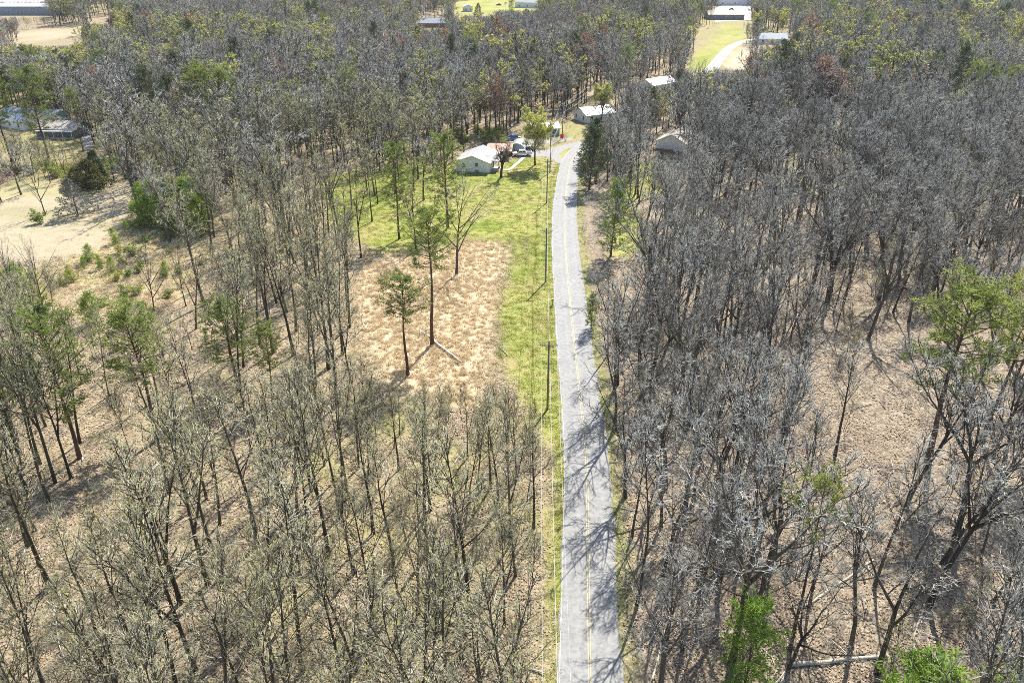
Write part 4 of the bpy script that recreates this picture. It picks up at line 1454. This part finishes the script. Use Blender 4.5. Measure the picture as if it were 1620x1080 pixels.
src = [leaf_patch(940 + i).mesh('leaves', ['dead_leaf']) for i in range(4)]
pp = []
for k in range(5200):
    y = 32 + 125 * rs.random() ** 1.5
    wmax = (y * CP + CAM_H * SP) * (810 / FPX) + 4
    pp.append([rs.uniform(-wmax, wmax), y])
ap = np.array(pp)
bd, bs = road_dist(ap[:, 0], ap[:, 1])
bad = bd < 5.0
for pa in (A_LAWN, A_FIELD, A_VERGE):
    bad |= inpoly(pa, ap[:, 0], ap[:, 1])
bz = Z(ap[:, 0], ap[:, 1])
pp = [(ap[i, 0], ap[i, 1], bz[i], rs.uniform(0, 6.28), rs.uniform(.9, 1.3), 1, rs.randrange(4)) for i in range(len(ap)) if not bad[i]]
instancer('leaf_litter', None, pp, 'brown fallen leaves carpeting the woodland floor', 'leaf litter', src)


# ------------------------------------------------------------------ fallen logs
def log(p0, p1, r0, r1, label, stubs=3, seed=0, mat='log_pale'):
    rnd = random.Random(seed)
    a = Vector((*G(*p0), 0)); b = Vector((*G(*p1), 0))
    a.z = z1(a.x, a.y) + r0 * .8; b.z = z1(b.x, b.y) + r1 + .1
    root = empty('fallen_log', a, 0, label, 'log')
    d = b - a
    mb = MB()
    pts = [d * (i / 7) + Vector((rnd.gauss(0, .06), rnd.gauss(0, .06), rnd.gauss(0, .04))) for i in range(8)]
    mb.tube(pts, [r0 + (r1 - r0) * i / 7 for i in range(8)], 8)
    mb.build('trunk', mat, root, True)
    for k in range(stubs):
        mb = MB()
        t = rnd.uniform(.35, .98)
        q = d * t
        e = q + Vector((rnd.gauss(0, 1), rnd.gauss(0, 1), rnd.uniform(.2, .9))) * rnd.uniform(.5, 1.3)
        mb.tube([q, q.lerp(e, .6), e], [r1 * .5, r1 * .35, .02], 5)
        mb.build('branch', mat, root)


log((684, 541), (729, 576), .24, .16, 'pale fallen log lying by the reddish pine in the straw field', 2, 1)
log((683, 539), (664, 526), .22, .12, 'shorter grey log behind the reddish pine trunk', 5, 2)
log((1266, 964), (1382, 886), .17, .10, 'long pale log slanting across the leaf litter under the oaks', 4, 3)
log((1248, 1053), (1402, 1042), .22, .16, 'thick pale log lying level on the floor of the oak woods', 3, 4)
log((430, 880), (470, 838), .2, .14, 'dark fallen log between slim trunks in the olive woods', 2, 5, 'bark_grey')
log((405, 868), (450, 832), .18, .12, 'thinner dark log alongside the other in the olive woods', 1, 6, 'bark_grey')
log((960, 345), (1026, 312), .2, .14, 'pale log lying behind the bright evergreen by the road', 2, 7)

# ------------------------------------------------------------------ power line
POLE_PX = [(866, 647), (863, 446), (865, 321), (870, 273)]
poles = [(3.2, 34.0)] + [G(*p) for p in POLE_PX] + [(16.5, 262.0), (36.0, 322.0)]
PH = 11.2
pole_names = ['beside the shaded road edge among slim trees', 'with wide crossarm beside the straw field and green verge',
              'beside the lawn opposite the bright evergreen', 'beside the mouth of the gravel driveway']
wire_pts = [[], [], []]
for i, (x, y) in enumerate(poles):
    a = poles[max(i - 1, 0)]; b = poles[min(i + 1, len(poles) - 1)]
    t = Vector((b[0] - a[0], b[1] - a[1])).normalized()
    n = Vector((t.y, -t.x))
    rz = math.atan2(n.y, n.x)
    wire_pts[0].append(Vector((x - n.x * 1.1, y - n.y * 1.1, PH - .38)))
    wire_pts[1].append(Vector((x + n.x * 1.1, y + n.y * 1.1, PH - .38)))
    wire_pts[2].append(Vector((x + n.x * .16, y + n.y * .16, PH - 2.6)))
    where = pole_names[i - 1] if 1 <= i <= 4 else ('standing where the line enters the woods' if i == 0 else
                                                  'at the road bend behind the cedar' if i == 5 else 'near the white metal roof')
    r = empty('utility_pole', (x, y, 0), rz, 'brown wooden utility pole ' + where, 'utility pole', 'power poles along the road')
    mb = MB(); mb.tube([(0, 0, -.5), (0, 0, 4), (.02, 0, PH)], [.17, .155, .12], 10); mb.build('pole', 'pole_wood', r, True)
    mb = MB(); mb.box(-1.25, -.17, PH - .68, 1.25, -.055, PH - .54); mb.build('crossarm', 'pole_wood', r)
    for s in (-1.1, 1.1):
        mb = MB(); mb.tube([(s, -.11, PH - .54), (s, -.11, PH - .47), (s, -.11, PH - .36)], [.03, .07, .045], 8); mb.build('insulator', 'insulator', r)
        mb = MB(); mb.tube([(s * .55, -.1, PH - .6), (0, -.1, PH - 1.25)], [.02, .02], 4); mb.build('brace', 'pole_wood', r)
    if i == 3 or i == 4:
        mb = MB(); mb.tube([(.3, 0, PH - 2.2), (.3, 0, PH - 1.3)], [.22, .22], 10); mb.build('transformer', 'silver_metal', r, True)
for wp, lab in zip(wire_pts, ('thin power wire on the field-side ends of the crossarms', 'thin power wire on the road-side ends of the crossarms',
                              'lower grey cable strung along the poles')):
    mb = MB(); pts = []
    for i in range(len(wp) - 1):
        for k in range(8):
            t = k / 8
            p = wp[i].lerp(wp[i + 1], t); p.z -= 1.0 * 4 * t * (1 - t)
            pts.append(p)
    pts.append(wp[-1])
    mb.tube(pts, [.022 if 'power' in lab else .032] * len(pts), 4)
    tag(mb.build('power_wire', 'wire_metal'), lab, 'wire')


# ------------------------------------------------------------------ buildings
def window(root, x, z, w, h, y, face=(0, -1)):
    """window on a wall whose outside looks along face; centre (x or y offset), sill height z"""
    mb = MB(); pn = MB(); bar = MB()
    t = .07
    if face[0] == 0:
        s = face[1]
        a, b = sorted((y, y + s * .07))
        for (u0, v0, u1, v1) in ((x - w / 2 - t, z - t, x + w / 2 + t, z), (x - w / 2 - t, z + h, x + w / 2 + t, z + h + t),
                                 (x - w / 2 - t, z, x - w / 2, z + h), (x + w / 2, z, x + w / 2 + t, z + h), (x - w / 2, z + h / 2 - .03, x + w / 2, z + h / 2 + .03)):
            mb.box(u0, a, v0, u1, b, v1)
        a, b = sorted((y, y + s * .03))
        pn.box(x - w / 2, a, z, x + w / 2, b, z + h)
    else:
        s = face[0]
        a, b = sorted((y, y + s * .07))
        for (u0, v0, u1, v1) in ((x - w / 2 - t, z - t, x + w / 2 + t, z), (x - w / 2 - t, z + h, x + w / 2 + t, z + h + t),
                                 (x - w / 2 - t, z, x - w / 2, z + h), (x + w / 2, z, x + w / 2 + t, z + h), (x - w / 2, z + h / 2 - .03, x + w / 2, z + h / 2 + .03)):
            mb.box(a, u0, v0, b, u1, v1)
        a, b = sorted((y, y + s * .03))
        pn.box(a, x - w / 2, z, b, x + w / 2, z + h)
    f = mb.build('window', 'white_trim', root)
    pn.build('pane', 'pane', f)


def gable_house(name, label, x, y, rz, w, l, eave, rise, wall, roof, over=.35, cat='house', wins=True, chimney=False, door=True):
    """ridge along local y; gable ends at +-l/2"""
    r = empty(name, (x, y, 0), rz, label, cat)
    mb = MB()
    mb.prism([(-w / 2, -.4), (w / 2, -.4), (w / 2, eave), (0, eave + rise), (-w / 2, eave)], 'y', -l / 2, l / 2)
    mb.build('wall', wall, r)
    rf = None
    k = rise / (w / 2)
    t = .14
    for s in (-1, 1):
        mb = MB()
        e = s * (w / 2 + over)
        ez = eave - over * k
        pr_ = [(0.0, eave + rise + .02), (e, ez + .02), (e, ez + .02 + t), (0.0, eave + rise + .02 + t * 1.1)]
        mb.prism(pr_, 'y', -l / 2 - over, l / 2 + over)
        o = mb.build('roof', roof, r)
        rf = rf or o
        # fascia
        mb = MB(); mb.box(min(e, e + s * .03), -l / 2 - over, ez - .1, max(e, e + s * .03), l / 2 + over, ez + .15)
        mb.build('gutter', 'white_trim', r)
    if chimney:
        mb = MB(); mb.box(-.4, l * .15, eave + rise - .5, .4, l * .15 + .7, eave + rise + .9); mb.build('chimney', 'brick_red', rf)
    if wins:
        for s in (-1, 1):
            for q in (-.28, .28):
                window(r, q * w, .95, 1.0, 1.2, s * l / 2, (0, s))
            for q in (-.32, 0, .32):
                window(r, q * l, .95, 1.1, 1.2, s * w / 2, (s, 0))
    if door:
        mb = MB(); mb.box(w / 2, l * .12, 0, w / 2 + .06, l * .12 + .95, 2.05); d = mb.build('door', 'white_trim', r)
        mb = MB(); mb.box(w / 2 + .06, l * .12 + .8, 1, w / 2 + .12, l * .12 + .88, 1.08); mb.build('handle', 'hub', d)
    return r


# white house with cross gable porch
hz = -R(12)
r = gable_house('white_house', 'small white house with white metal roof beside the lawn and driveway', -9.9, 228.2, hz, 9.6, 12.2, 2.9, 1.75,
                'white_siding', 'metal_white', wins=False, door=False, chimney=False)
window(r, 1.2, 1.75, .95, 1.0, -6.1, (0, -1))
window(r, 1.2, .25, 1.2, .6, -6.1, (0, -1))
window(r, -2.6, 1.2, .95, 1.2, -6.1, (0, -1))
window(r, 2.6, 1.0, 1.0, 1.2, 4.8, (1, 0))
mb = MB(); mb.box(4.8, -1.2, 0, 4.87, -.2, 2.1); d = mb.build('door', 'deck_brown', r)
mb = MB(); mb.box(4.87, -.35, 1, 4.95, -.27, 1.1); mb.build('handle', 'hub', d)
# porch cross gable: ridge along local x
mb = MB()
mb.prism([(-3.9, 2.95), (-1.4, 3.95), (1.1, 2.95), (1.1, 3.07), (-1.4, 4.09), (-3.9, 3.07)], 'x', 2.6, 7.3)
mb.build('porch_roof', 'metal_white', r)
mb = MB(); mb.prism([(-3.5, 2.9), (-1.4, 3.85), (.7, 2.9)], 'x', 7.05, 7.1); mb.build('porch_gable', 'white_siding', r)
mb = MB(); mb.box(4.85, -3.6, -.3, 7.0, .8, .28); mb.build('porch_floor', 'concrete', r)
for yy in (-3.4, .55):
    mb = MB(); mb.box(6.75, yy, .28, 6.9, yy + .15, 2.95); mb.build('porch_post', 'deck_brown', r)
mb = MB(); mb.box(6.8, -3.2, .85, 6.87, -1.4, .95); mb.box(6.8, -3.2, .4, 6.87, -1.4, .46)
for k in range(7): mb.box(6.81, -3.1 + k * .27, .46, 6.86, -3.05 + k * .27, .85)
mb.build('porch_railing', 'deck_brown', r)
mb = MB(); mb.box(-4.86, -6.16, -.3, 4.86, -6.09, .12); mb.build('foundation', 'shingle_grey', r)
for yy in range(5):
    pass

# open shed with the rusty roof
r = empty('rusty_shed', (-3.6, 240.6, 0), -R(4), 'shed with rusty red corrugated metal roof behind the white house', 'shed')
for s, nm in ((-1, 'roof'), (1, 'roof')):
    mb = MB()
    for k in range(24):      # corrugated sheet strips
        x0 = -3.9 + k * .325
        zz = .03 * (k % 2)
        mb.prism([(s * 4.9, 2.5 + zz), (0, 3.35 + zz), (0, 3.43 + zz), (s * 4.9, 2.58 + zz)], 'x', x0, x0 + .325)
    mb.build(nm, 'rusty_roof', r)
for (x0, x1, y0, y1) in ((-3.6, 3.6, 4.2, 4.3), (-3.6, -3.5, -4.2, 4.2), (3.5, 3.6, 0, 4.2)):
    mb = MB(); mb.box(x0, y0, -.2, x1, y1, 2.55); mb.build('wall', 'deck_brown', r)
for x0 in (-3.4, -1.2, 1.2, 3.3):
    mb = MB(); mb.box(x0, -4.3, -.2, x0 + .14, -4.16, 2.6); mb.build('post', 'deck_brown', r)

# round-roofed silver shelter next to it
r = empty('round_roof_shelter', (2.0, 247.0, 0), -R(8), 'silver round-roofed metal shelter behind the white pickup', 'shelter')
mb = MB(); N = 14; pr_ = []
for k in range(N + 1):
    a = math.pi * k / N
    pr_.append((-2.4 * math.cos(a), 1.0 + 2.0 * math.sin(a)))
prof = [(-2.4, 0)] + pr_ + [(2.4, 0)]
inner = [(p[0] * .97, p[1] * .97) for p in prof][::-1]
mb.prism(prof + inner, 'y', -3.4, 3.4); mb.build('roof', 'silver_metal', r)
mb = MB(); mb.prism([(p[0] * .965, p[1] * .965) for p in prof], 'y', -3.3, -3.25); e = mb.build('end_wall', 'teal_metal', r)
mb = MB(); mb.prism([(p[0] * .965, p[1] * .965) for p in prof], 'y', 3.25, 3.3); mb.build('end_wall', 'teal_metal', r)

r = gable_house('grey_outbuilding', 'long outbuilding with pale metal roof behind the yellow-green yard tree', 10.5, 268, -R(78), 6.0, 9.5, 2.6, 1.2, 'teal_metal', 'metal_white', cat='shed')
r = gable_house('metal_roof_house', 'house with bright white metal roof at the road bend', 29.5, 291, R(-62), 8.5, 12, 2.7, 1.9, 'white_siding', 'metal_white')
r = gable_house('tan_roof_house', 'pale house with tan shingle roof and brown deck among bare trees', 50.5, 243.5, R(-28), 9.5, 13, 4.6, 2.3, 'white_siding', 'shingle_tan')
mb = MB(); mb.box(-4.6, -9.3, 2.2, 3.6, -6.5, 2.4); d = mb.build('deck', 'deck_brown', r)
for x0 in (-4.5, -.6, 3.4):
    mb = MB(); mb.box(x0, -9.2, -.3, x0 + .16, -9.04, 3.3); mb.build('deck_post', 'deck_brown', d)
mb = MB(); mb.box(-4.6, -9.25, 3.2, 3.6, -9.15, 3.32); mb.build('deck_rail', 'deck_brown', d)
r = gable_house('grey_roof_house', 'pale grey-roofed house among trees beside the winding road', 61.5, 350, R(-50), 9, 15, 2.8, 2.0, 'white_siding', 'metal_white')
x, y = G(84, 222)
r = gable_house('brown_roof_house', 'low house with tan roof and white porch edge beside the grey driveway', x, y + 8, R(86), 9, 14, 2.9, 1.6, 'shingle_grey', 'shingle_tan', chimney=True)
mb = MB(); mb.box(-6.6, -6.6, .1, -4.55, 6.6, .35); mb.build('porch_floor', 'concrete', r)
mb = MB(); mb.box(-6.7, -6.7, 2.35, -4.8, 6.7, 2.5); mb.build('porch_roof', 'metal_white', r)
for k in range(5):
    mb = MB(); mb.box(-6.6, -6.4 + k * 3.1, .35, -6.45, -6.25 + k * 3.1, 2.35); mb.build('porch_post', 'white_trim', r)
x, y = G(22, 206)
r = gable_house('blue_roof_house', 'house with blue-grey metal roof behind the tall lawn-edge pines', x, y + 7, R(60), 10, 16, 3.0, 2.8, 'white_siding', 'shingle_blue')
x, y = G(64, 200)
r = gable_house('blue_roof_barn', 'blue-grey roofed barn behind the tan-roofed house', x, y + 6, R(80), 8, 11, 3.0, 1.5, 'teal_metal', 'shingle_blue', cat='barn')
x, y = G(1222, 70)
gable_house('far_house', 'far house with slate-blue roof beside the road curve', x, y + 4, R(84), 10, 17, 3.0, 2.4, 'white_siding', 'shingle_blue')
x, y = G(1150, 32)
gable_house('low_store', 'long low building with tan roof in front of the far parking lot', x, y + 10, R(88), 17, 26, 3.4, 2.0, 'shingle_grey', 'shingle_tan', cat='building')
x, y = G(1163, 9)
gable_house('white_store', 'long white building at the back of the far parking lot', x, y + 8, R(92), 14, 34, 5.0, 2.0, 'white_siding', 'shingle_blue', cat='building')
x, y = G(838, 13)
gable_house('far_white_house', 'far white house beside the bright round evergreen', x, y + 6, R(70), 11, 22, 4.2, 3.0, 'white_siding', 'metal_white')
x, y = G(740, 18)
gable_house('small_white_building', 'small white building standing on the far green lawn', x, y, R(10), 7, 8, 3.6, 1.6, 'white_siding', 'metal_white', cat='building')
x, y = G(683, 44)
gable_house('slate_roof_house', 'far house with dark slate roof hidden in bare trees', x, y + 4, R(88), 9, 19, 3.0, 2.4, 'brick_red', 'shingle_blue')
x, y = G(733, 40)
gable_house('white_roof_shed', 'small far shed with bright white roof in the trees', x, y, R(80), 5, 10, 2.6, 1.0, 'white_siding', 'metal_white', cat='shed')
x, y = G(757, 45)
gable_house('low_white_shed', 'low white-roofed shed alone in the far trees', x, y, R(90), 4, 9, 2.3, .8, 'white_siding', 'metal_white', cat='shed')
x, y = G(36, 24)
gable_house('long_warehouse', 'long blue-walled warehouse beyond the far tan field', x, y + 12, R(90), 26, 74, 6.0, 1.5, 'shingle_blue', 'metal_white', cat='building')
x, y = G(190, 34)
gable_house('far_cottage', 'small pale cottage in the trees beyond the far field', x, y + 4, R(75), 8, 15, 3.2, 2, 'white_siding', 'metal_white', cat='house')
x, y = G(1110, 8)
gable_house('far_roof', 'pale roofed building at the edge of town above the grass strip', x, y + 6, R(85), 10, 22, 3.4, 2.0, 'white_siding', 'metal_white', cat='building')
x, y = G(655, 20)
gable_house('pale_far_house', 'tiny pale house glimpsed in the farthest grey woods', x, y + 4, R(88), 8, 16, 3.2, 2, 'white_siding', 'metal_white')


# ------------------------------------------------------------------ vehicles
def wheel(root, x, y, r=.38, w=.25):
    mb = MB()
    s = 1 if y > 0 else -1
    mb.tube([(x, y - w / 2, r), (x, y + w / 2, r)], [r, r], 16); t = mb.build('wheel', 'tyre', root)
    mb = MB(); mb.tube([(x, y + s * (w / 2 - .04), r), (x, y + s * (w / 2 + .02), r)], [r * .62, r * .55], 12); mb.build('hub_cap', 'hub', t)


def bevel(o, w=.05):
    m = o.modifiers.new('bevel', 'BEVEL'); m.width = w; m.segments = 2; m.limit_method = 'ANGLE'


def pickup(x, y, rz, label, paint):
    """nose towards -x"""
    r = empty('pickup_truck', (x, y, .022), rz, label, 'pickup')
    mb = MB()
    mb.prism([(-2.85, .45), (-2.9, .95), (-1.55, 1.12), (2.85, 1.12), (2.9, .5)], 'y', -.95, .95)
    b = mb.build('body', paint, r); bevel(b, .08)
    mb = MB()
    mb.prism([(-1.6, 1.08), (-.85, 1.78), (.95, 1.8), (1.15, 1.08)], 'y', -.86, .86)
    c = mb.build('cab', paint, r); bevel(c, .08)
    for s in (-1, 1):
        y0, y1 = sorted((s * .855, s * .875))
        mb = MB(); mb.prism([(-1.25, 1.18), (-.78, 1.66), (-.02, 1.68), (-.02, 1.18)], 'y', y0, y1); mb.build('side_window', 'pane', c)
        mb = MB(); mb.prism([(.08, 1.18), (.08, 1.68), (.82, 1.68), (.95, 1.18)], 'y', y0, y1); mb.build('side_window', 'pane', c)
    mb = MB(); mb.quad((-1.53, -.74, 1.17), (-1.53, .74, 1.17), (-.93, .7, 1.73), (-.93, -.7, 1.73)); w = mb.build('windscreen', 'pane', c)
    w.location = (-.03, 0, .03)
    mb = MB(); mb.box(1.3, -.78, 1.09, 2.78, .78, 1.135); mb.build('bed', 'car_dark', r)
    for s in (-1, 1):
        mb = MB(); mb.box(1.2, min(s * .8, s * .95), 1.1, 2.88, max(s * .8, s * .95), 1.38); mb.build('bed_side', paint, r)
        for xx in (-1.85, 1.75):
            wheel(r, xx, s * .86)
        mb = MB(); mb.box(-2.92, s * .7 - .16, .72, -2.84, s * .7 + .16, .9); mb.build('headlight', 'lamp_clear', r)
        mb = MB(); mb.box(2.87, s * .8 - .1, .72, 2.94, s * .8 + .1, 1.05); mb.build('tail_light', 'lamp_red', r)
    mb = MB(); mb.box(2.76, -.8, 1.1, 2.88, .8, 1.38); mb.build('tailgate', paint, r)
    mb = MB(); mb.box(-3.0, -.93, .42, -2.86, .93, .6); mb.build('bumper', 'hub', r)
    return r


def car(x, y, rz, label, paint, name='parked_car', roof=None, group=None):
    r = empty(name, (x, y, .022), rz, label, 'car', group)
    mb = MB(); mb.prism([(-2.2, .3), (-2.25, .72), (-1.2, .88), (1.6, .92), (2.2, .85), (2.25, .35)], 'y', -.88, .88)
    b = mb.build('body', paint, r); bevel(b, .07)
    mb = MB(); mb.prism([(-1.25, .85), (-.5, 1.42), (.9, 1.45), (1.7, .9)], 'y', -.76, .76)
    c = mb.build('cabin', 'pane', r)
    mb = MB(); mb.prism([(-.5, 1.4), (.9, 1.42), (.86, 1.49), (-.46, 1.47)], 'y', -.74, .74); mb.build('roof', roof or paint, c)
    for s in (-1, 1):
        for xx in (-1.4, 1.4): wheel(r, xx, s * .8, .32, .2)
        mb = MB(); mb.box(-2.27, s * .65 - .15, .55, -2.2, s * .65 + .15, .7); mb.build('headlight', 'lamp_clear', r)
        mb = MB(); mb.box(2.2, s * .65 - .15, .6, 2.27, s * .65 + .15, .78); mb.build('tail_light', 'lamp_red', r)
    return r


x, y = G(826, 246.5)
pickup(x, y, R(6), 'white pickup truck parked on the gravel driveway', 'car_white')
x, y = G(836, 238.5)
car(x, y, R(4), 'dark car with a white roof parked behind the white pickup', 'car_dark', roof='car_white')
x, y = G(812, 221)
car(x, y, R(20), 'bright blue car parked at the edge of the woods', 'car_blue')
x, y = G(789, 9)
car(x, y, R(5), 'dark car parked in front of the far white house', 'car_dark')
x, y = G(800, 7)
car(x, y, R(75), 'silver car parked beside the bright round evergreen', 'car_silver')
x, y = G(1157, 16)
car(x, y, R(5), 'dark car alone in the middle of the far parking lot', 'car_dark')
x, y = G(1110, 6)
lc = ['car_white', 'car_silver', 'car_dark', 'car_white', 'car_blue']
for k in range(26):
    x, y = G(-2 + (k % 13) * 6.2, 6 if k < 13 else 11)
    car(x, y, R(90 + rs.uniform(-4, 4)), 'small car in the rows parked behind the long blue warehouse', lc[rs.randrange(5)], group='cars in the far lot')

# ------------------------------------------------------------------ small roadside things
for (bx, by), lab in (((874, 483), 'small mailbox on a post on the green verge'), ((878, 275), 'small mailbox at the mouth of the driveway')):
    x, y = G(bx, by)
    r = empty('mailbox', (x, y, 0), 0, lab, 'mailbox')
    mb = MB(); mb.box(-.06, -.06, -.3, .06, .06, 1.0); mb.build('post', 'pole_wood', r)
    mb = MB(); prof = [(-.12, 1.0)] + [(-.12 * math.cos(math.pi * k / 8), 1.14 + .12 * math.sin(math.pi * k / 8)) for k in range(9)] + [(.12, 1.0)]
    mb.prism(prof, 'x', -.28, .28); mb.build('box', 'car_silver', r)
    mb = MB(); mb.box(-.05, -.15, 1.1, .12, -.125, 1.3); mb.build('flag', 'red_cloth', r)
x, y = G(886, 225)
r = empty('red_banner', (x, y, 0), R(20), 'bright red banner on a post beside the gravel fork', 'banner')
mb = MB(); mb.tube([(0, 0, -.3), (0, 0, 2.5)], [.05, .04], 8); mb.build('post', 'white_trim', r)
mb = MB()
for k in range(6):
    x0, x1 = k * .2, (k + 1) * .2
    y0, y1 = .08 * math.sin(k * 1.3), .08 * math.sin((k + 1) * 1.3)
    mb.quad((x0, y0, 1.2), (x1, y1, 1.18), (x1, y1, 2.45), (x0, y0, 2.45))
o = mb.build('cloth', 'red_cloth', r)
sm = o.modifiers.new('thick', 'SOLIDIFY'); sm.thickness = .02

# ------------------------------------------------------------------ haze: even thin air round the whole scene
m, nt, out = newmat('haze_air')
pv = nt.nodes.new('ShaderNodeVolumePrincipled')
pv.inputs['Color'].default_value = (.82, .9, 1.0, 1)
pv.inputs['Density'].default_value = .00006
pv.inputs['Anisotropy'].default_value = .2
nt.links.new(pv.outputs[0], out.inputs['Volume'])
mb = MB(); mb.box(-5300, -3300, -3.0, 5300, 6300, 70.0)
hz_ = mb.build('haze', 'haze_air')
tag(hz_, 'thin pale blue haze over the far woods', 'haze', kind='stuff')
